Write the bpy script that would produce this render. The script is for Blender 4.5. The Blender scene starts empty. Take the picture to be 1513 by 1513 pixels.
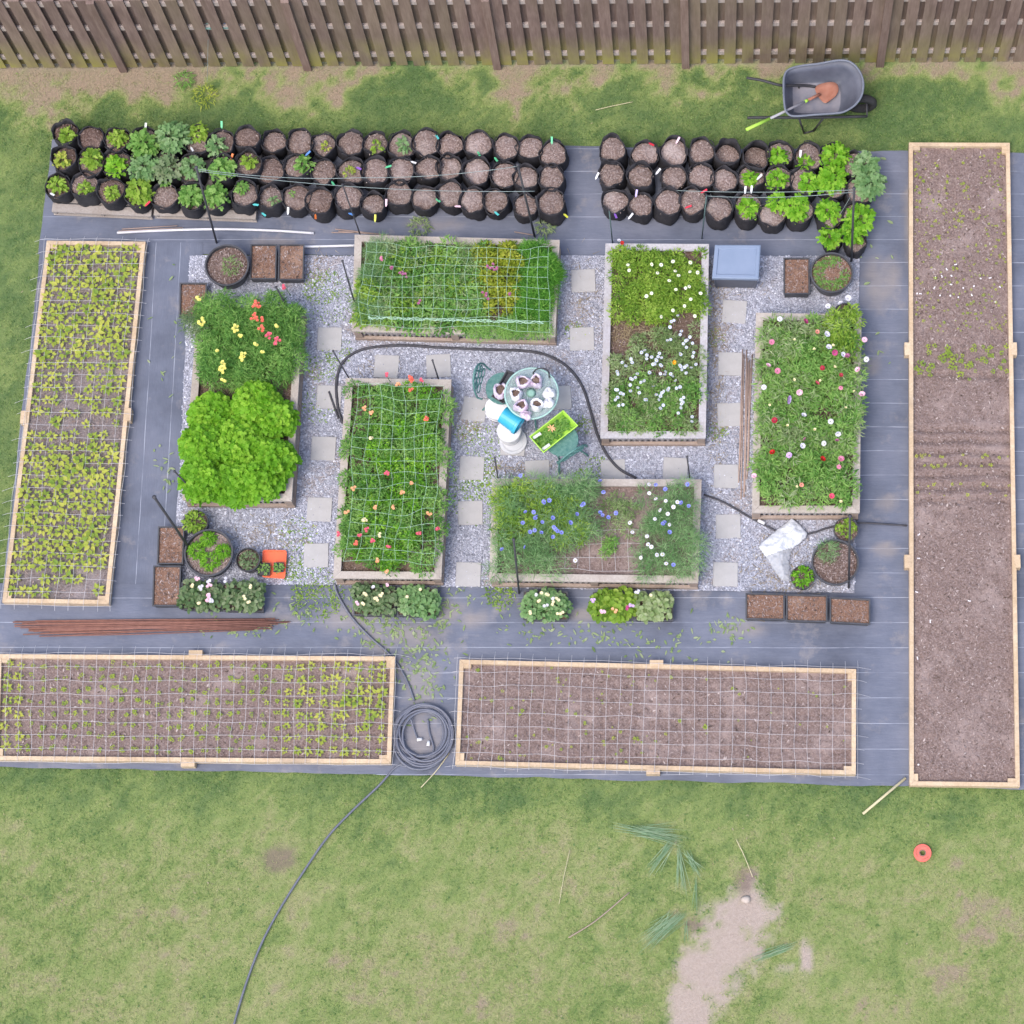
import bpy, math, random
import numpy as np
from mathutils import Vector, Matrix

random.seed(7)
rng = np.random.default_rng(11)
S = bpy.context.scene
COL = S.collection

# ------------------------------------------------------------------ camera geometry
F, PX, PY = 3900.0, 1050.0, 756.0
TH = math.atan(1084.0 / F)
DEPTH = F / 122.5
H = DEPTH * math.cos(TH)
ct, st = math.cos(TH), math.sin(TH)

def W(u, v, z=0.0):
    """photo pixel (1513 frame) seen at height z -> world point"""
    dx = (u - PX) / F
    dy = (PY - v) / F
    r = (dx, st + dy * ct, -ct + dy * st)
    t = (H - z) / (-r[2])
    return Vector((t * r[0], t * r[1], z))

def crop(s, ox, oy):
    return lambda x, y, z=0.0: W(ox + x / s, oy + y / s, z)

# ------------------------------------------------------------------ noise
def _hash(ix, iy, seed):
    n = (ix.astype(np.int64) * 374761393 + iy.astype(np.int64) * 668265263 + seed * 1442695041) & 0xFFFFFFFF
    n = ((n ^ (n >> 13)) * 1274126177) & 0xFFFFFFFF
    n = n ^ (n >> 16)
    return (n & 0xFFFF) / 65535.0

def vnoise(x, y, scale, seed=0):
    x = np.asarray(x, float) * scale
    y = np.asarray(y, float) * scale
    ix, iy = np.floor(x), np.floor(y)
    fx, fy = x - ix, y - iy
    fx = fx * fx * (3 - 2 * fx)
    fy = fy * fy * (3 - 2 * fy)
    a, b = _hash(ix, iy, seed), _hash(ix + 1, iy, seed)
    c, d = _hash(ix, iy + 1, seed), _hash(ix + 1, iy + 1, seed)
    return (a * (1 - fx) + b * fx) * (1 - fy) + (c * (1 - fx) + d * fx) * fy

def fbm(x, y, scale, seed=0, octv=4):
    s, a, t = 0, 1.0, 0
    for k in range(octv):
        s = s + a * vnoise(x, y, scale * 2 ** k, seed + 17 * k)
        t += a
        a *= 0.55
    return s / t

def sstep(a, b, x):
    t = np.clip((np.asarray(x) - a) / (b - a), 0, 1)
    return t * t * (3 - 2 * t)

# ------------------------------------------------------------------ materials
def lin(r, g, b):
    def f(c):
        c /= 255.0
        return c / 12.92 if c <= 0.04045 else ((c + 0.055) / 1.055) ** 2.4
    return (f(r), f(g), f(b), 1.0)

def newmat(name):
    m = bpy.data.materials.new(name)
    m.use_nodes = True
    nt = m.node_tree
    b = nt.nodes['Principled BSDF']
    return m, nt, b

def ramp(nt, fac, stops):
    n = nt.nodes.new('ShaderNodeValToRGB')
    cr = n.color_ramp
    while len(cr.elements) < len(stops):
        cr.elements.new(0.5)
    for e, (p, c) in zip(cr.elements, stops):
        e.position = p
        e.color = c if len(c) == 4 else (*c, 1)
    nt.links.new(fac, n.inputs['Fac'])
    return n.outputs['Color']

def noise(nt, scale, detail=4, coord='Object', rough=0.6, stretch=None):
    tc = nt.nodes.new('ShaderNodeTexCoord')
    src = tc.outputs[coord]
    if stretch:
        mp = nt.nodes.new('ShaderNodeMapping')
        mp.inputs['Scale'].default_value = stretch
        nt.links.new(src, mp.inputs['Vector'])
        src = mp.outputs['Vector']
    n = nt.nodes.new('ShaderNodeTexNoise')
    n.inputs['Scale'].default_value = scale
    n.inputs['Detail'].default_value = detail
    n.inputs['Roughness'].default_value = rough
    nt.links.new(src, n.inputs['Vector'])
    return n.outputs['Fac']

def bump(nt, b, h, strength=0.3, dist=0.01):
    n = nt.nodes.new('ShaderNodeBump')
    n.inputs['Strength'].default_value = strength
    n.inputs['Distance'].default_value = dist
    nt.links.new(h, n.inputs['Height'])
    nt.links.new(n.outputs['Normal'], b.inputs['Normal'])

def mixc(nt, fac, a, c, mode='MIX'):
    n = nt.nodes.new('ShaderNodeMix')
    n.data_type = 'RGBA'
    n.blend_type = mode
    for sock, v in ((n.inputs[0], fac), (n.inputs[6], a), (n.inputs[7], c)):
        if hasattr(v, 'links') or isinstance(v, bpy.types.NodeSocket):
            nt.links.new(v, sock)
        elif isinstance(v, (int, float)):
            sock.default_value = v
        else:
            sock.default_value = v if len(v) == 4 else (*v, 1)
    return n.outputs[2]

def simple(name, c1, c2=None, scale=8, rough=0.7, bstr=0.0, spec=0.3, stretch=None, metal=0.0, detail=5):
    m, nt, b = newmat(name)
    c2 = c2 or tuple(x * 0.8 for x in c1[:3])
    n = noise(nt, scale, detail, stretch=stretch)
    nt.links.new(ramp(nt, n, [(0.3, c1), (0.7, c2)]), b.inputs['Base Color'])
    b.inputs['Roughness'].default_value = rough
    b.inputs['Specular IOR Level'].default_value = spec
    b.inputs['Metallic'].default_value = metal
    if bstr:
        bump(nt, b, n, bstr, 0.01)
    return m

def attr(nt, name='rnd'):
    a = nt.nodes.new('ShaderNodeAttribute')
    a.attribute_name = name
    return a.outputs['Fac']

def leafmat(name, stops, trans=0.45, rough=0.55):
    m, nt, b = newmat(name)
    c = ramp(nt, attr(nt), stops)
    nt.links.new(c, b.inputs['Base Color'])
    b.inputs['Roughness'].default_value = rough
    b.inputs['Specular IOR Level'].default_value = 0.25
    tr = nt.nodes.new('ShaderNodeBsdfTranslucent')
    nt.links.new(c, tr.inputs['Color'])
    mx = nt.nodes.new('ShaderNodeMixShader')
    mx.inputs[0].default_value = trans
    nt.links.new(b.outputs[0], mx.inputs[1])
    nt.links.new(tr.outputs[0], mx.inputs[2])
    nt.links.new(mx.outputs[0], nt.nodes['Material Output'].inputs['Surface'])
    return m

M = {}
def woodmat(name, ca, cb, cc, knots=True):
    """weathered / new lumber, grain runs along local X of the stored coordinate 'gx'"""
    m, nt, b = newmat(name)
    n1 = noise(nt, 3.0, 6, stretch=(1, 1, 1))
    n2 = noise(nt, 40.0, 3)
    c = ramp(nt, n1, [(0.25, ca), (0.5, cb), (0.75, cc)])
    c = mixc(nt, n2, c, (0.55, 0.5, 0.47, 1), 'MULTIPLY')
    # n2 is a factor around .5: half multiply gives fine streaks
    r = attr(nt)
    c = mixc(nt, 0.5, c, ramp(nt, r, [(0, (.72, .71, .71)), (1, (1, 1, 1))]), 'MULTIPLY')
    st_ = noise(nt, 1.3, 7, rough=.75)
    c = mixc(nt, ramp(nt, st_, [(.52, (0, 0, 0)), (.72, (.6, .6, .6))]), c, (.27, .22, .18, 1))
    nt.links.new(c, b.inputs['Base Color'])
    b.inputs['Roughness'].default_value = 0.8
    b.inputs['Specular IOR Level'].default_value = 0.2
    bump(nt, b, n2, 0.25, 0.004)
    return m

M['pine'] = woodmat('pine_lumber', (.60, .46, .30), (.72, .57, .40), (.80, .68, .50))
M['grey_wood'] = woodmat('weathered_rim', (.44, .40, .37), (.56, .52, .48), (.64, .61, .58))
M['white_wood'] = woodmat('pale_rim', (.52, .51, .55), (.58, .58, .62), (.64, .65, .69))
M['brown_wood'] = woodmat('brown_board', (.36, .29, .24), (.44, .36, .31), (.52, .45, .40))
M['pallet'] = woodmat('pallet_wood', (.34, .31, .29), (.44, .41, .39), (.52, .49, .47))

def soilmat(name, stops, scale=45, bs=0.7):
    m, nt, b = newmat(name)
    n = noise(nt, scale, 6, rough=0.7)
    big = noise(nt, 2.2, 4)
    c = ramp(nt, n, stops)
    c = mixc(nt, ramp(nt, big, [(.52, (0, 0, 0)), (.72, (.7, .7, .7))]), c, tuple(min(1, q * 1.12) for q in stops[-1][1]))
    nt.links.new(c, b.inputs['Base Color'])
    b.inputs['Roughness'].default_value = 0.95
    b.inputs['Specular IOR Level'].default_value = 0.1
    bump(nt, b, n, bs, 0.02)
    return m

M['grey_mulch'] = soilmat('grey_mulch', [(.3, (.115, .095, .095)), (.5, (.19, .16, .16)), (.68, (.30, .26, .265))])
M['mulch'] = soilmat('mulch_soil', [(.3, (.115, .08, .07)), (.5, (.21, .155, .142)), (.68, (.32, .258, .245))])
M['dark_soil'] = soilmat('dark_soil', [(.3, (.075, .05, .04)), (.55, (.15, .105, .085)), (.7, (.26, .20, .17))])
M['bag_soil'] = soilmat('bag_soil', [(.3, (.10, .068, .058)), (.5, (.20, .148, .132)), (.68, (.38, .33, .315))], 50)
_nt = M['bag_soil'].node_tree
_b = _nt.nodes['Principled BSDF']
_src = _b.inputs['Base Color'].links[0].from_socket
_nt.links.new(mixc(_nt, 1.0, _src, ramp(_nt, attr(_nt), [(0, (.62, .55, .52)), (.5, (1, 1, 1)), (1, (1.25, 1.25, 1.28))]), 'MULTIPLY'), _b.inputs['Base Color'])
M['bark'] = soilmat('bark_soil', [(.3, (.10, .055, .04)), (.52, (.22, .13, .095)), (.7, (.36, .25, .19))], 55)

m, nt, b = newmat('wood_chips')
nt.links.new(ramp(nt, attr(nt), [(0, (.075, .05, .04)), (.45, (.22, .16, .145)), (.85, (.33, .265, .25)), (1, (.44, .375, .36))]), b.inputs['Base Color'])
b.inputs['Roughness'].default_value = 0.9
M['chips'] = m
m, nt, b = newmat('gravel_stone')
nt.links.new(ramp(nt, attr(nt), [(0, (.16, .17, .21)), (.35, (.29, .305, .37)), (.7, (.44, .46, .55)), (.93, (.63, .66, .77)), (1, (.78, .80, .88))]), b.inputs['Base Color'])
b.inputs['Roughness'].default_value = 0.8
M['pebble'] = m

# weed barrier fabric: woven black plastic, its blue sky sheen put into the base colour, printed guide lines, dusty stains
def fabricmat(name, axis, pitch=0.305, off=0.0):
    m, nt, b = newmat(name)
    tc = nt.nodes.new('ShaderNodeTexCoord')
    sp = nt.nodes.new('ShaderNodeSeparateXYZ')
    nt.links.new(tc.outputs['Object'], sp.inputs[0])
    def math_(op, a, c=None, c2=None):
        n = nt.nodes.new('ShaderNodeMath')
        n.operation = op
        for i, v in enumerate((a, c, c2)):
            if v is None:
                continue
            if isinstance(v, bpy.types.NodeSocket):
                nt.links.new(v, n.inputs[i])
            else:
                n.inputs[i].default_value = v
        return n.outputs[0]
    warp = noise(nt, 0.8, 3)
    co = math_('ADD', sp.outputs[axis], math_('MULTIPLY', warp, 0.03))
    fr = math_('FRACT', math_('DIVIDE', math_('ADD', co, off), pitch))
    d = math_('ABSOLUTE', math_('SUBTRACT', fr, 0.5))
    line = math_('LESS_THAN', d, 0.011)
    brk = noise(nt, 2.5, 3)
    line = math_('MULTIPLY', line, math_('MULTIPLY', ramp(nt, brk, [(.35, (.1, .1, .1)), (.6, (1, 1, 1))]), 0.55))
    n1 = noise(nt, 1.1, 6)
    n2 = noise(nt, 90, 2, stretch=(1, 0.08, 1) if axis == 'X' else (0.08, 1, 1))
    base = ramp(nt, n1, [(.28, (.083, .095, .132)), (.5, (.13, .148, .202)), (.72, (.175, .19, .248))])
    base = mixc(nt, 0.35, base, ramp(nt, n2, [(.3, (.72, .72, .74)), (.7, (1, 1, 1))]), 'MULTIPLY')
    dust = noise(nt, 2.1, 7, rough=0.7)
    base = mixc(nt, ramp(nt, dust, [(.56, (0, 0, 0)), (.70, (.6, .6, .6))]), base, (.27, .25, .25, 1))
    base = mixc(nt, line, base, (.52, .56, .66, 1))
    base = mixc(nt, math_('MULTIPLY', attr(nt, 'dirt'), 0.85), base, (.27, .24, .225, 1))
    nt.links.new(base, b.inputs['Base Color'])
    b.inputs['Roughness'].default_value = 0.5
    b.inputs['Specular IOR Level'].default_value = 0.35
    w = noise(nt, 3.0, 4)
    w2 = noise(nt, 7.0, 4, stretch=(1, 0.25, 1) if axis == 'X' else (0.25, 1, 1))
    bump(nt, b, mixc(nt, .5, w, w2), 0.55, 0.035)
    return m
M['fab_x'] = fabricmat('weed_fabric_long', 'X')
M['fab_y'] = fabricmat('weed_fabric_cross', 'Y')

# ------------------------------------------------------------------ mesh building
class MB:
    def __init__(s):
        s.v, s.f, s.mi, s.r = [], [], [], []
    def add(s, vs, fs, mi=0, r=None):
        o = len(s.v)
        if r is None:
            r = random.random()
        s.v += [tuple(p) for p in vs]
        s.r += [r] * len(vs)
        s.f += [tuple(i + o for i in f) for f in fs]
        s.mi += [mi] * len(fs)
        return s
    def box(s, x0, y0, z0, x1, y1, z1, mi=0, M4=None, r=None):
        vs = [Vector(p) for p in ((x0, y0, z0), (x1, y0, z0), (x1, y1, z0), (x0, y1, z0), (x0, y0, z1), (x1, y0, z1), (x1, y1, z1), (x0, y1, z1))]
        if M4 is not None:
            vs = [M4 @ p for p in vs]
        return s.add(vs, [(3, 2, 1, 0), (4, 5, 6, 7), (0, 1, 5, 4), (1, 2, 6, 5), (2, 3, 7, 6), (3, 0, 4, 7)], mi, r)
    def prism(s, quad, z0, z1, mi=0, r=None):
        n = len(quad)
        vs = [(p[0], p[1], z0) for p in quad] + [(p[0], p[1], z1) for p in quad]
        fs = [tuple(range(n - 1, -1, -1)), tuple(range(n, 2 * n))] + [(i, (i + 1) % n, n + (i + 1) % n, n + i) for i in range(n)]
        return s.add(vs, fs, mi, r)
    def tube(s, pts, rad, seg=8, mi=0, cap=True, r=None):
        pts = [Vector(p) for p in pts]
        n = len(pts)
        if n < 2:
            return s
        rads = rad if isinstance(rad, (list, tuple)) else [rad] * n
        vs, fs = [], []
        up = Vector((0, 0, 1))
        for i, p in enumerate(pts):
            d = pts[min(i + 1, n - 1)] - pts[max(i - 1, 0)]
            if d.length < 1e-9:
                d = Vector((1, 0, 0))
            d.normalize()
            a = d.cross(up)
            if a.length < 0.05:
                a = d.cross(Vector((0, 1, 0)))
            a.normalize()
            c = a.cross(d)
            for k in range(seg):
                t = 2 * math.pi * k / seg
                vs.append(p + (a * math.cos(t) + c * math.sin(t)) * rads[i])
        for i in range(n - 1):
            for k in range(seg):
                k2 = (k + 1) % seg
                fs.append((i * seg + k, i * seg + k2, (i + 1) * seg + k2, (i + 1) * seg + k))
        if cap:
            fs.append(tuple(range(seg - 1, -1, -1)))
            fs.append(tuple((n - 1) * seg + k for k in range(seg)))
        return s.add(vs, fs, mi, r)
    def lathe(s, prof, c=(0, 0, 0), seg=28, mi=0, r=None, wob=0.0, sx=1.0, sy=1.0, M4=None):
        """prof: list of (radius, z); radius 0 closes"""
        vs, fs, rings = [], [], []
        ph = random.random() * 6.28
        for (rad, z) in prof:
            if rad <= 1e-6:
                rings.append([len(vs)])
                vs.append(Vector((c[0], c[1], c[2] + z)))
            else:
                ring = []
                for k in range(seg):
                    t = 2 * math.pi * k / seg
                    q = rad * (1 + wob * math.sin(3 * t + ph) + wob * 0.6 * math.sin(5 * t + 2 * ph + z * 9))
                    ring.append(len(vs))
                    vs.append(Vector((c[0] + q * math.cos(t) * sx, c[1] + q * math.sin(t) * sy, c[2] + z)))
                rings.append(ring)
        for a, bq in zip(rings, rings[1:]):
            if len(a) == 1 and len(bq) == 1:
                continue
            for k in range(seg):
                k2 = (k + 1) % seg
                if len(a) == 1:
                    fs.append((a[0], bq[k2], bq[k]))
                elif len(bq) == 1:
                    fs.append((a[k], a[k2], bq[0]))
                else:
                    fs.append((a[k], a[k2], bq[k2], bq[k]))
        if M4 is not None:
            vs = [M4 @ p for p in vs]
        return s.add(vs, fs, mi, r)
    def build(s, name, mats, parent=None, smooth=False, loc=None):
        me = bpy.data.meshes.new(name)
        vs = s.v
        if loc is not None:
            vs = [(p[0] - loc[0], p[1] - loc[1], p[2] - loc[2]) for p in vs]
        me.from_pydata(vs, [], s.f)
        if not isinstance(mats, (list, tuple)):
            mats = [mats]
        for m_ in mats:
            me.materials.append(m_)
        me.polygons.foreach_set('material_index', s.mi)
        if smooth:
            me.polygons.foreach_set('use_smooth', [True] * len(s.f))
        a = me.attributes.new('rnd', 'FLOAT', 'POINT')
        a.data.foreach_set('value', s.r)
        me.update()
        o = bpy.data.objects.new(name, me)
        COL.objects.link(o)
        if loc is not None:
            o.location = loc
        if parent:
            o.parent = parent
            if parent.type == 'EMPTY' or True:
                o.matrix_parent_inverse = parent_inv(parent)
        return o

def parent_inv(p):
    return Matrix.Translation(Vector(p.location)).inverted() if p.parent is None and p.rotation_euler[:] == (0, 0, 0) else Matrix.Identity(4)

def npmesh(name, V, Fc, rnd, mats, parent=None, mi=None, smooth=False):
    """V (N,3); Fc list of (M,k) arrays"""
    if not isinstance(Fc, list):
        Fc = [Fc]
    me = bpy.data.meshes.new(name)
    me.vertices.add(len(V))
    me.vertices.foreach_set('co', np.ascontiguousarray(V, dtype=np.float32).ravel())
    tot = np.concatenate([np.full(len(f), f.shape[1], dtype=np.int32) for f in Fc])
    idx = np.concatenate([f.ravel() for f in Fc]).astype(np.int32)
    me.loops.add(len(idx))
    me.loops.foreach_set('vertex_index', idx)
    me.polygons.add(len(tot))
    start = np.concatenate([[0], np.cumsum(tot)[:-1]]).astype(np.int32)
    me.polygons.foreach_set('loop_start', start)
    me.polygons.foreach_set('loop_total', tot)
    if not isinstance(mats, (list, tuple)):
        mats = [mats]
    for m_ in mats:
        me.materials.append(m_)
    if mi is not None:
        me.polygons.foreach_set('material_index', np.asarray(mi, dtype=np.int32))
    if smooth:
        me.polygons.foreach_set('use_smooth', np.ones(len(tot), dtype=bool))
    me.update(calc_edges=True)
    a = me.attributes.new('rnd', 'FLOAT', 'POINT')
    a.data.foreach_set('value', np.ascontiguousarray(rnd, dtype=np.float32))
    o = bpy.data.objects.new(name, me)
    COL.objects.link(o)
    if parent:
        o.parent = parent
        o.matrix_parent_inverse = parent_inv(parent)
    return o

def tag(o, label=None, cat=None, group=None, kind=None):
    if label: o['label'] = label
    if cat: o['category'] = cat
    if group: o['group'] = group
    if kind: o['kind'] = kind
    return o

def thing(name, loc, label, cat, group=None):
    o = bpy.data.objects.new(name, None)
    o.empty_display_size = 0.1
    COL.objects.link(o)
    o.location = loc
    return tag(o, label, cat, group)

def copy_tree(o, parent=None):
    c = o.copy()
    COL.objects.link(c)
    if parent:
        c.parent = parent
    for ch in list(o.children):
        copy_tree(ch, c)
    return c

ORD = 'first second third fourth fifth sixth seventh eighth ninth tenth eleventh twelfth thirteenth fourteenth fifteenth sixteenth seventeenth eighteenth nineteenth twentieth twenty-first'.split()

# ------------------------------------------------------------------ leaves
OUT = {
    'lance': [(0, 0), (.3, .42), (.65, .38), (1, 0), (.65, -.38), (.3, -.42)],
    'round': [(0, 0), (.12, .34), (.45, .52), (.8, .38), (1, 0), (.8, -.38), (.45, -.52), (.12, -.34)],
    'lobed': [(0, 0), (.15, .4), (.32, .2), (.5, .6), (.62, .24), (.85, .36), (1, 0), (.85, -.36), (.62, -.24), (.5, -.6), (.32, -.2), (.15, -.4)],
    'spear': [(0, 0), (.1, .2), (.3, .5), (.6, .36), (1, 0), (.6, -.36), (.3, -.5), (.1, -.2)],
    'needle': None,
}
def leaves(P, az, el, L, Wd, droop, rnd, outline='lance', fold=0.15, roll=None):
    P = np.asarray(P, float)
    n = len(P)
    L = np.broadcast_to(L, n).astype(float)
    Wd = np.broadcast_to(Wd, n).astype(float)
    droop = np.broadcast_to(droop, n).astype(float)
    D = np.stack([np.cos(az) * np.cos(el), np.sin(az) * np.cos(el), np.sin(el)], 1)
    Sd = np.stack([-np.sin(az), np.cos(az), np.zeros(n)], 1)
    Up = np.cross(D, Sd)
    if roll is not None:
        c, s_ = np.cos(roll)[:, None], np.sin(roll)[:, None]
        Sd, Up = Sd * c + Up * s_, Up * c - Sd * s_
    if outline == 'needle':
        V = np.stack([P - Sd * (Wd / 2)[:, None], P + Sd * (Wd / 2)[:, None], P + D * L[:, None] - np.array([0, 0, 1]) * (droop * L)[:, None]], 1)
        Fc = np.arange(3 * n).reshape(n, 3)
        return V.reshape(-1, 3), Fc, np.repeat(rnd, 3)
    o = OUT[outline]
    K = len(o)
    pts = []
    for (t, s_) in o + [(.45, 0)]:
        z = -droop * L * t * t + fold * abs(s_) * Wd * 2
        pts.append(P + D * (L * t)[:, None] + Sd * (Wd * s_)[:, None] + Up * (fold * abs(s_) * Wd * 2)[:, None] - np.array([0, 0, 1.0]) * (droop * L * t * t)[:, None])
    V = np.stack(pts, 1)
    base = (np.arange(n) * (K + 1))[:, None]
    fs = []
    for k in range(K):
        fs.append(np.concatenate([base + K, base + k, base + (k + 1) % K], 1))
    Fc = np.concatenate(fs, 0)
    return V.reshape(-1, 3), Fc, np.repeat(rnd, K + 1)

def join(parts):
    V, Fc, R, o = [], [], [], 0
    for v, f, r in parts:
        V.append(v); Fc.append(f + o); R.append(r)
        o += len(v)
    return np.concatenate(V), np.concatenate(Fc), np.concatenate(R)

def bush(c, r, h, n, L, Wd, outline='lance', rb=0.5, rj=0.25, el=(0.1, 0.9), droop=0.25, sq=0.6):
    """a dome of leaves around c (base centre)"""
    u = rng.random(n)
    rho = r * np.sqrt(u)
    ph = rng.random(n) * 2 * np.pi
    top = 1 - (rho / r) ** 2
    z = h * (0.25 + 0.75 * np.sqrt(np.maximum(top, 0))) * (1 - sq * rng.random(n) ** 1.6)
    P = np.stack([c[0] + rho * np.cos(ph), c[1] + rho * np.sin(ph), c[2] + z], 1)
    az = ph + rng.normal(0, 0.9, n)
    e = el[0] + (el[1] - el[0]) * rng.random(n) * (0.4 + 0.6 * top)
    return leaves(P, az, e, L * (0.7 + 0.6 * rng.random(n)), Wd * (0.7 + 0.6 * rng.random(n)), droop, np.clip(rb + rng.normal(0, rj, n), 0, 1), outline, roll=rng.normal(0, .5, n))

def rosette(n, r, h, L, Wd, outline='round', rb=.5, rj=.15, tiers=2):
    """seedling: leaves radiating from the origin on short stalks"""
    P, az, e, ls = [], [], [], []
    a0 = random.random() * 6.28
    for k in range(n):
        a = a0 + 2.4 * k
        q = (0.25 + 0.35 * random.random()) * r
        P.append((q * math.cos(a), q * math.sin(a), h * (0.5 + 0.5 * (1 - k / n))))
        az.append(a + random.uniform(-.3, .3))
        e.append(random.uniform(-.05, .45))
        ls.append(L * random.uniform(.7, 1.15))
    ls = np.array(ls)
    return leaves(np.array(P), np.array(az), np.array(e), ls, ls / L * Wd, .18, np.clip(rb + rng.normal(0, rj, n), 0, 1), outline)

M['lime'] = leafmat('lime_leaf', [(0, (.13, .26, .03)), (.5, (.25, .42, .05)), (1, (.40, .56, .10))])
M['seed'] = leafmat('seedling_leaf', [(0, (.16, .29, .055)), (.5, (.37, .47, .075)), (1, (.58, .61, .12))])
M['mid'] = leafmat('mid_green_leaf', [(0, (.085, .22, .045)), (.5, (.18, .385, .08)), (1, (.33, .53, .15))])
M['blueg'] = leafmat('blue_green_leaf', [(0, (.11, .24, .085)), (.5, (.215, .385, .15)), (1, (.36, .52, .26))])
M['parsley'] = leafmat('bright_leaf', [(0, (.10, .29, .015)), (.5, (.20, .47, .03)), (1, (.36, .62, .065))])
M['yellow'] = leafmat('yellow_green_leaf', [(0, (.18, .26, .02)), (.5, (.33, .40, .035)), (1, (.50, .52, .08))])
M['geran'] = leafmat('geranium_leaf', [(0, (.09, .17, .06)), (.5, (.18, .28, .13)), (1, (.33, .39, .23))])
M['dusty'] = leafmat('dusty_leaf', [(0, (.17, .27, .09)), (.5, (.30, .42, .17)), (1, (.46, .54, .31))])
M['bright'] = leafmat('vivid_leaf', [(0, (.05, .19, .02)), (.5, (.12, .34, .04)), (1, (.25, .50, .08))])
M['dry'] = leafmat('dry_stalk', [(0, (.22, .16, .09)), (.5, (.38, .30, .18)), (1, (.55, .46, .30))])
M['stalk'] = leafmat('cut_stalk', [(0, (.17, .31, .17)), (.5, (.29, .44, .28)), (1, (.46, .58, .40))])

# ------------------------------------------------------------------ world, sun, camera
w = bpy.data.worlds.new('World')
S.world = w
w.use_nodes = True
nt = w.node_tree
bg = nt.nodes['Background']
sky = nt.nodes.new('ShaderNodeTexSky')
sky.sky_type = 'NISHITA'
sky.sun_disc = False
SUN_EL, SUN_ROT = math.radians(62), math.radians(215)
sky.sun_elevation = SUN_EL
sky.sun_rotation = SUN_ROT
sky.air_density = 1.0
sky.dust_density = 4.0
nt.links.new(sky.outputs[0], bg.inputs['Color'])
bg.inputs['Strength'].default_value = 0.15
ld = bpy.data.lights.new('sun', 'SUN')
ld.energy = 0.75
ld.angle = math.radians(28)
ld.color = (1.0, 0.94, 0.87)
lo = bpy.data.objects.new('sun', ld)
COL.objects.link(lo)
sd = Vector((math.sin(SUN_ROT) * math.cos(SUN_EL), math.cos(SUN_ROT) * math.cos(SUN_EL), math.sin(SUN_EL)))
lo.rotation_euler = sd.to_track_quat('Z', 'Y').to_euler()
lo.location = (0, 0, 20)

cd = bpy.data.cameras.new('camera')
cam = bpy.data.objects.new('camera', cd)
COL.objects.link(cam)
cam.location = (0, 0, H)
cam.rotation_euler = (TH, 0, 0)
cd.sensor_width = 36
cd.lens = 36 * F / 1513
cd.shift_x = (756.5 - PX) / 1513
cd.clip_start = 0.5
cd.clip_end = 400
S.camera = cam
S.view_settings.view_transform = 'Standard'
S.view_settings.look = 'None'
S.view_settings.exposure = 0.97
S.cycles.max_bounces = 6
S.cycles.use_denoising = True

# ------------------------------------------------------------------ lawn
fence_a, fence_b = W(0, 99.5), W(1513, 89.5)
fdir = (fence_b - fence_a).normalized()
fnorm = Vector((fdir.y, -fdir.x, 0))           # towards the garden
def fence_dist(x, y):
    return (x - fence_a.x) * fnorm.x + (y - fence_a.y) * fnorm.y

FQ = [W(78, 205), W(835, 214), W(1535, 226), W(1540, 1167), W(1345, 1161), W(700, 1141), W(-60, 1129), W(2, 900), W(60, 356)]
def inpoly(x, y, poly):
    x, y = np.asarray(x, float), np.asarray(y, float)
    c = np.zeros(x.shape, bool)
    n = len(poly)
    for i in range(n):
        x1, y1, x2, y2 = poly[i][0], poly[i][1], poly[(i + 1) % n][0], poly[(i + 1) % n][1]
        cond = ((y1 > y) != (y2 > y))
        with np.errstate(divide='ignore', invalid='ignore'):
            xi = (x2 - x1) * (y - y1) / (y2 - y1 + 1e-12) + x1
        c ^= cond & (x < xi)
    return c

SAND = [(1092, 1350, 46, 32), (1076, 1392, 46, 38), (1046, 1442, 38, 48), (1022, 1500, 34, 55), (1192, 1418, 8, 26), (1160, 1432, 16, 5), (1108, 1310, 9, 20)]
EARTH = [(412, 1268, 22, 18), (1100, 1300, 14, 16), (1025, 1365, 10, 8)]
def blob(x, y, lst, soft=0.35):
    o = np.zeros(np.shape(x))
    n = (fbm(x, y, 3.5, 5) - .5) * 1.1 + (vnoise(x, y, 14, 9) - .5) * .5
    for (u, v, ru, rv) in lst:
        c = W(u, v)
        a, b_ = ru / 122.0, rv / 118.0
        d = np.sqrt(((x - c.x) / a) ** 2 + ((y - c.y) / b_) ** 2) + n * 1.0
        o = np.maximum(o, sstep(1 + soft, 1 - soft, d))
    return o

Y_LOW = W(700, 1141).y
def dryness(x, y):
    d = fence_dist(x, y)
    n = fbm(x, y, 0.8, 3)
    n2 = fbm(x, y, 2.8, 21)
    n3 = fbm(x, y, 7.0, 31)
    low = sstep(Y_LOW + .1, Y_LOW - 1.1, y)
    base = 0.13 + 0.33 * low - .12 * sstep(.55, .0, Y_LOW - y) * low
    base = base + (n - .5) * .3 + (n2 - .5) * .35 + (n3 - .5) * (.35 + .3 * low) + (vnoise(x, y, 18, 71) - .5) * .3
    spots = sstep(.66, .80, fbm(x, y, 1.9, 91)) * low
    base = base + .35 * spots
    leftness = sstep(-3.0, -8.5, x)
    reach = 0.02 + 0.42 * leftness * .75 + (n - .5) * .9 + (n2 - .5) * .9 + (n3 - .5) * .9
    base = base + .78 * sstep(reach + .45, reach - .2, d)
    return np.clip(base, 0, 1)

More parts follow.
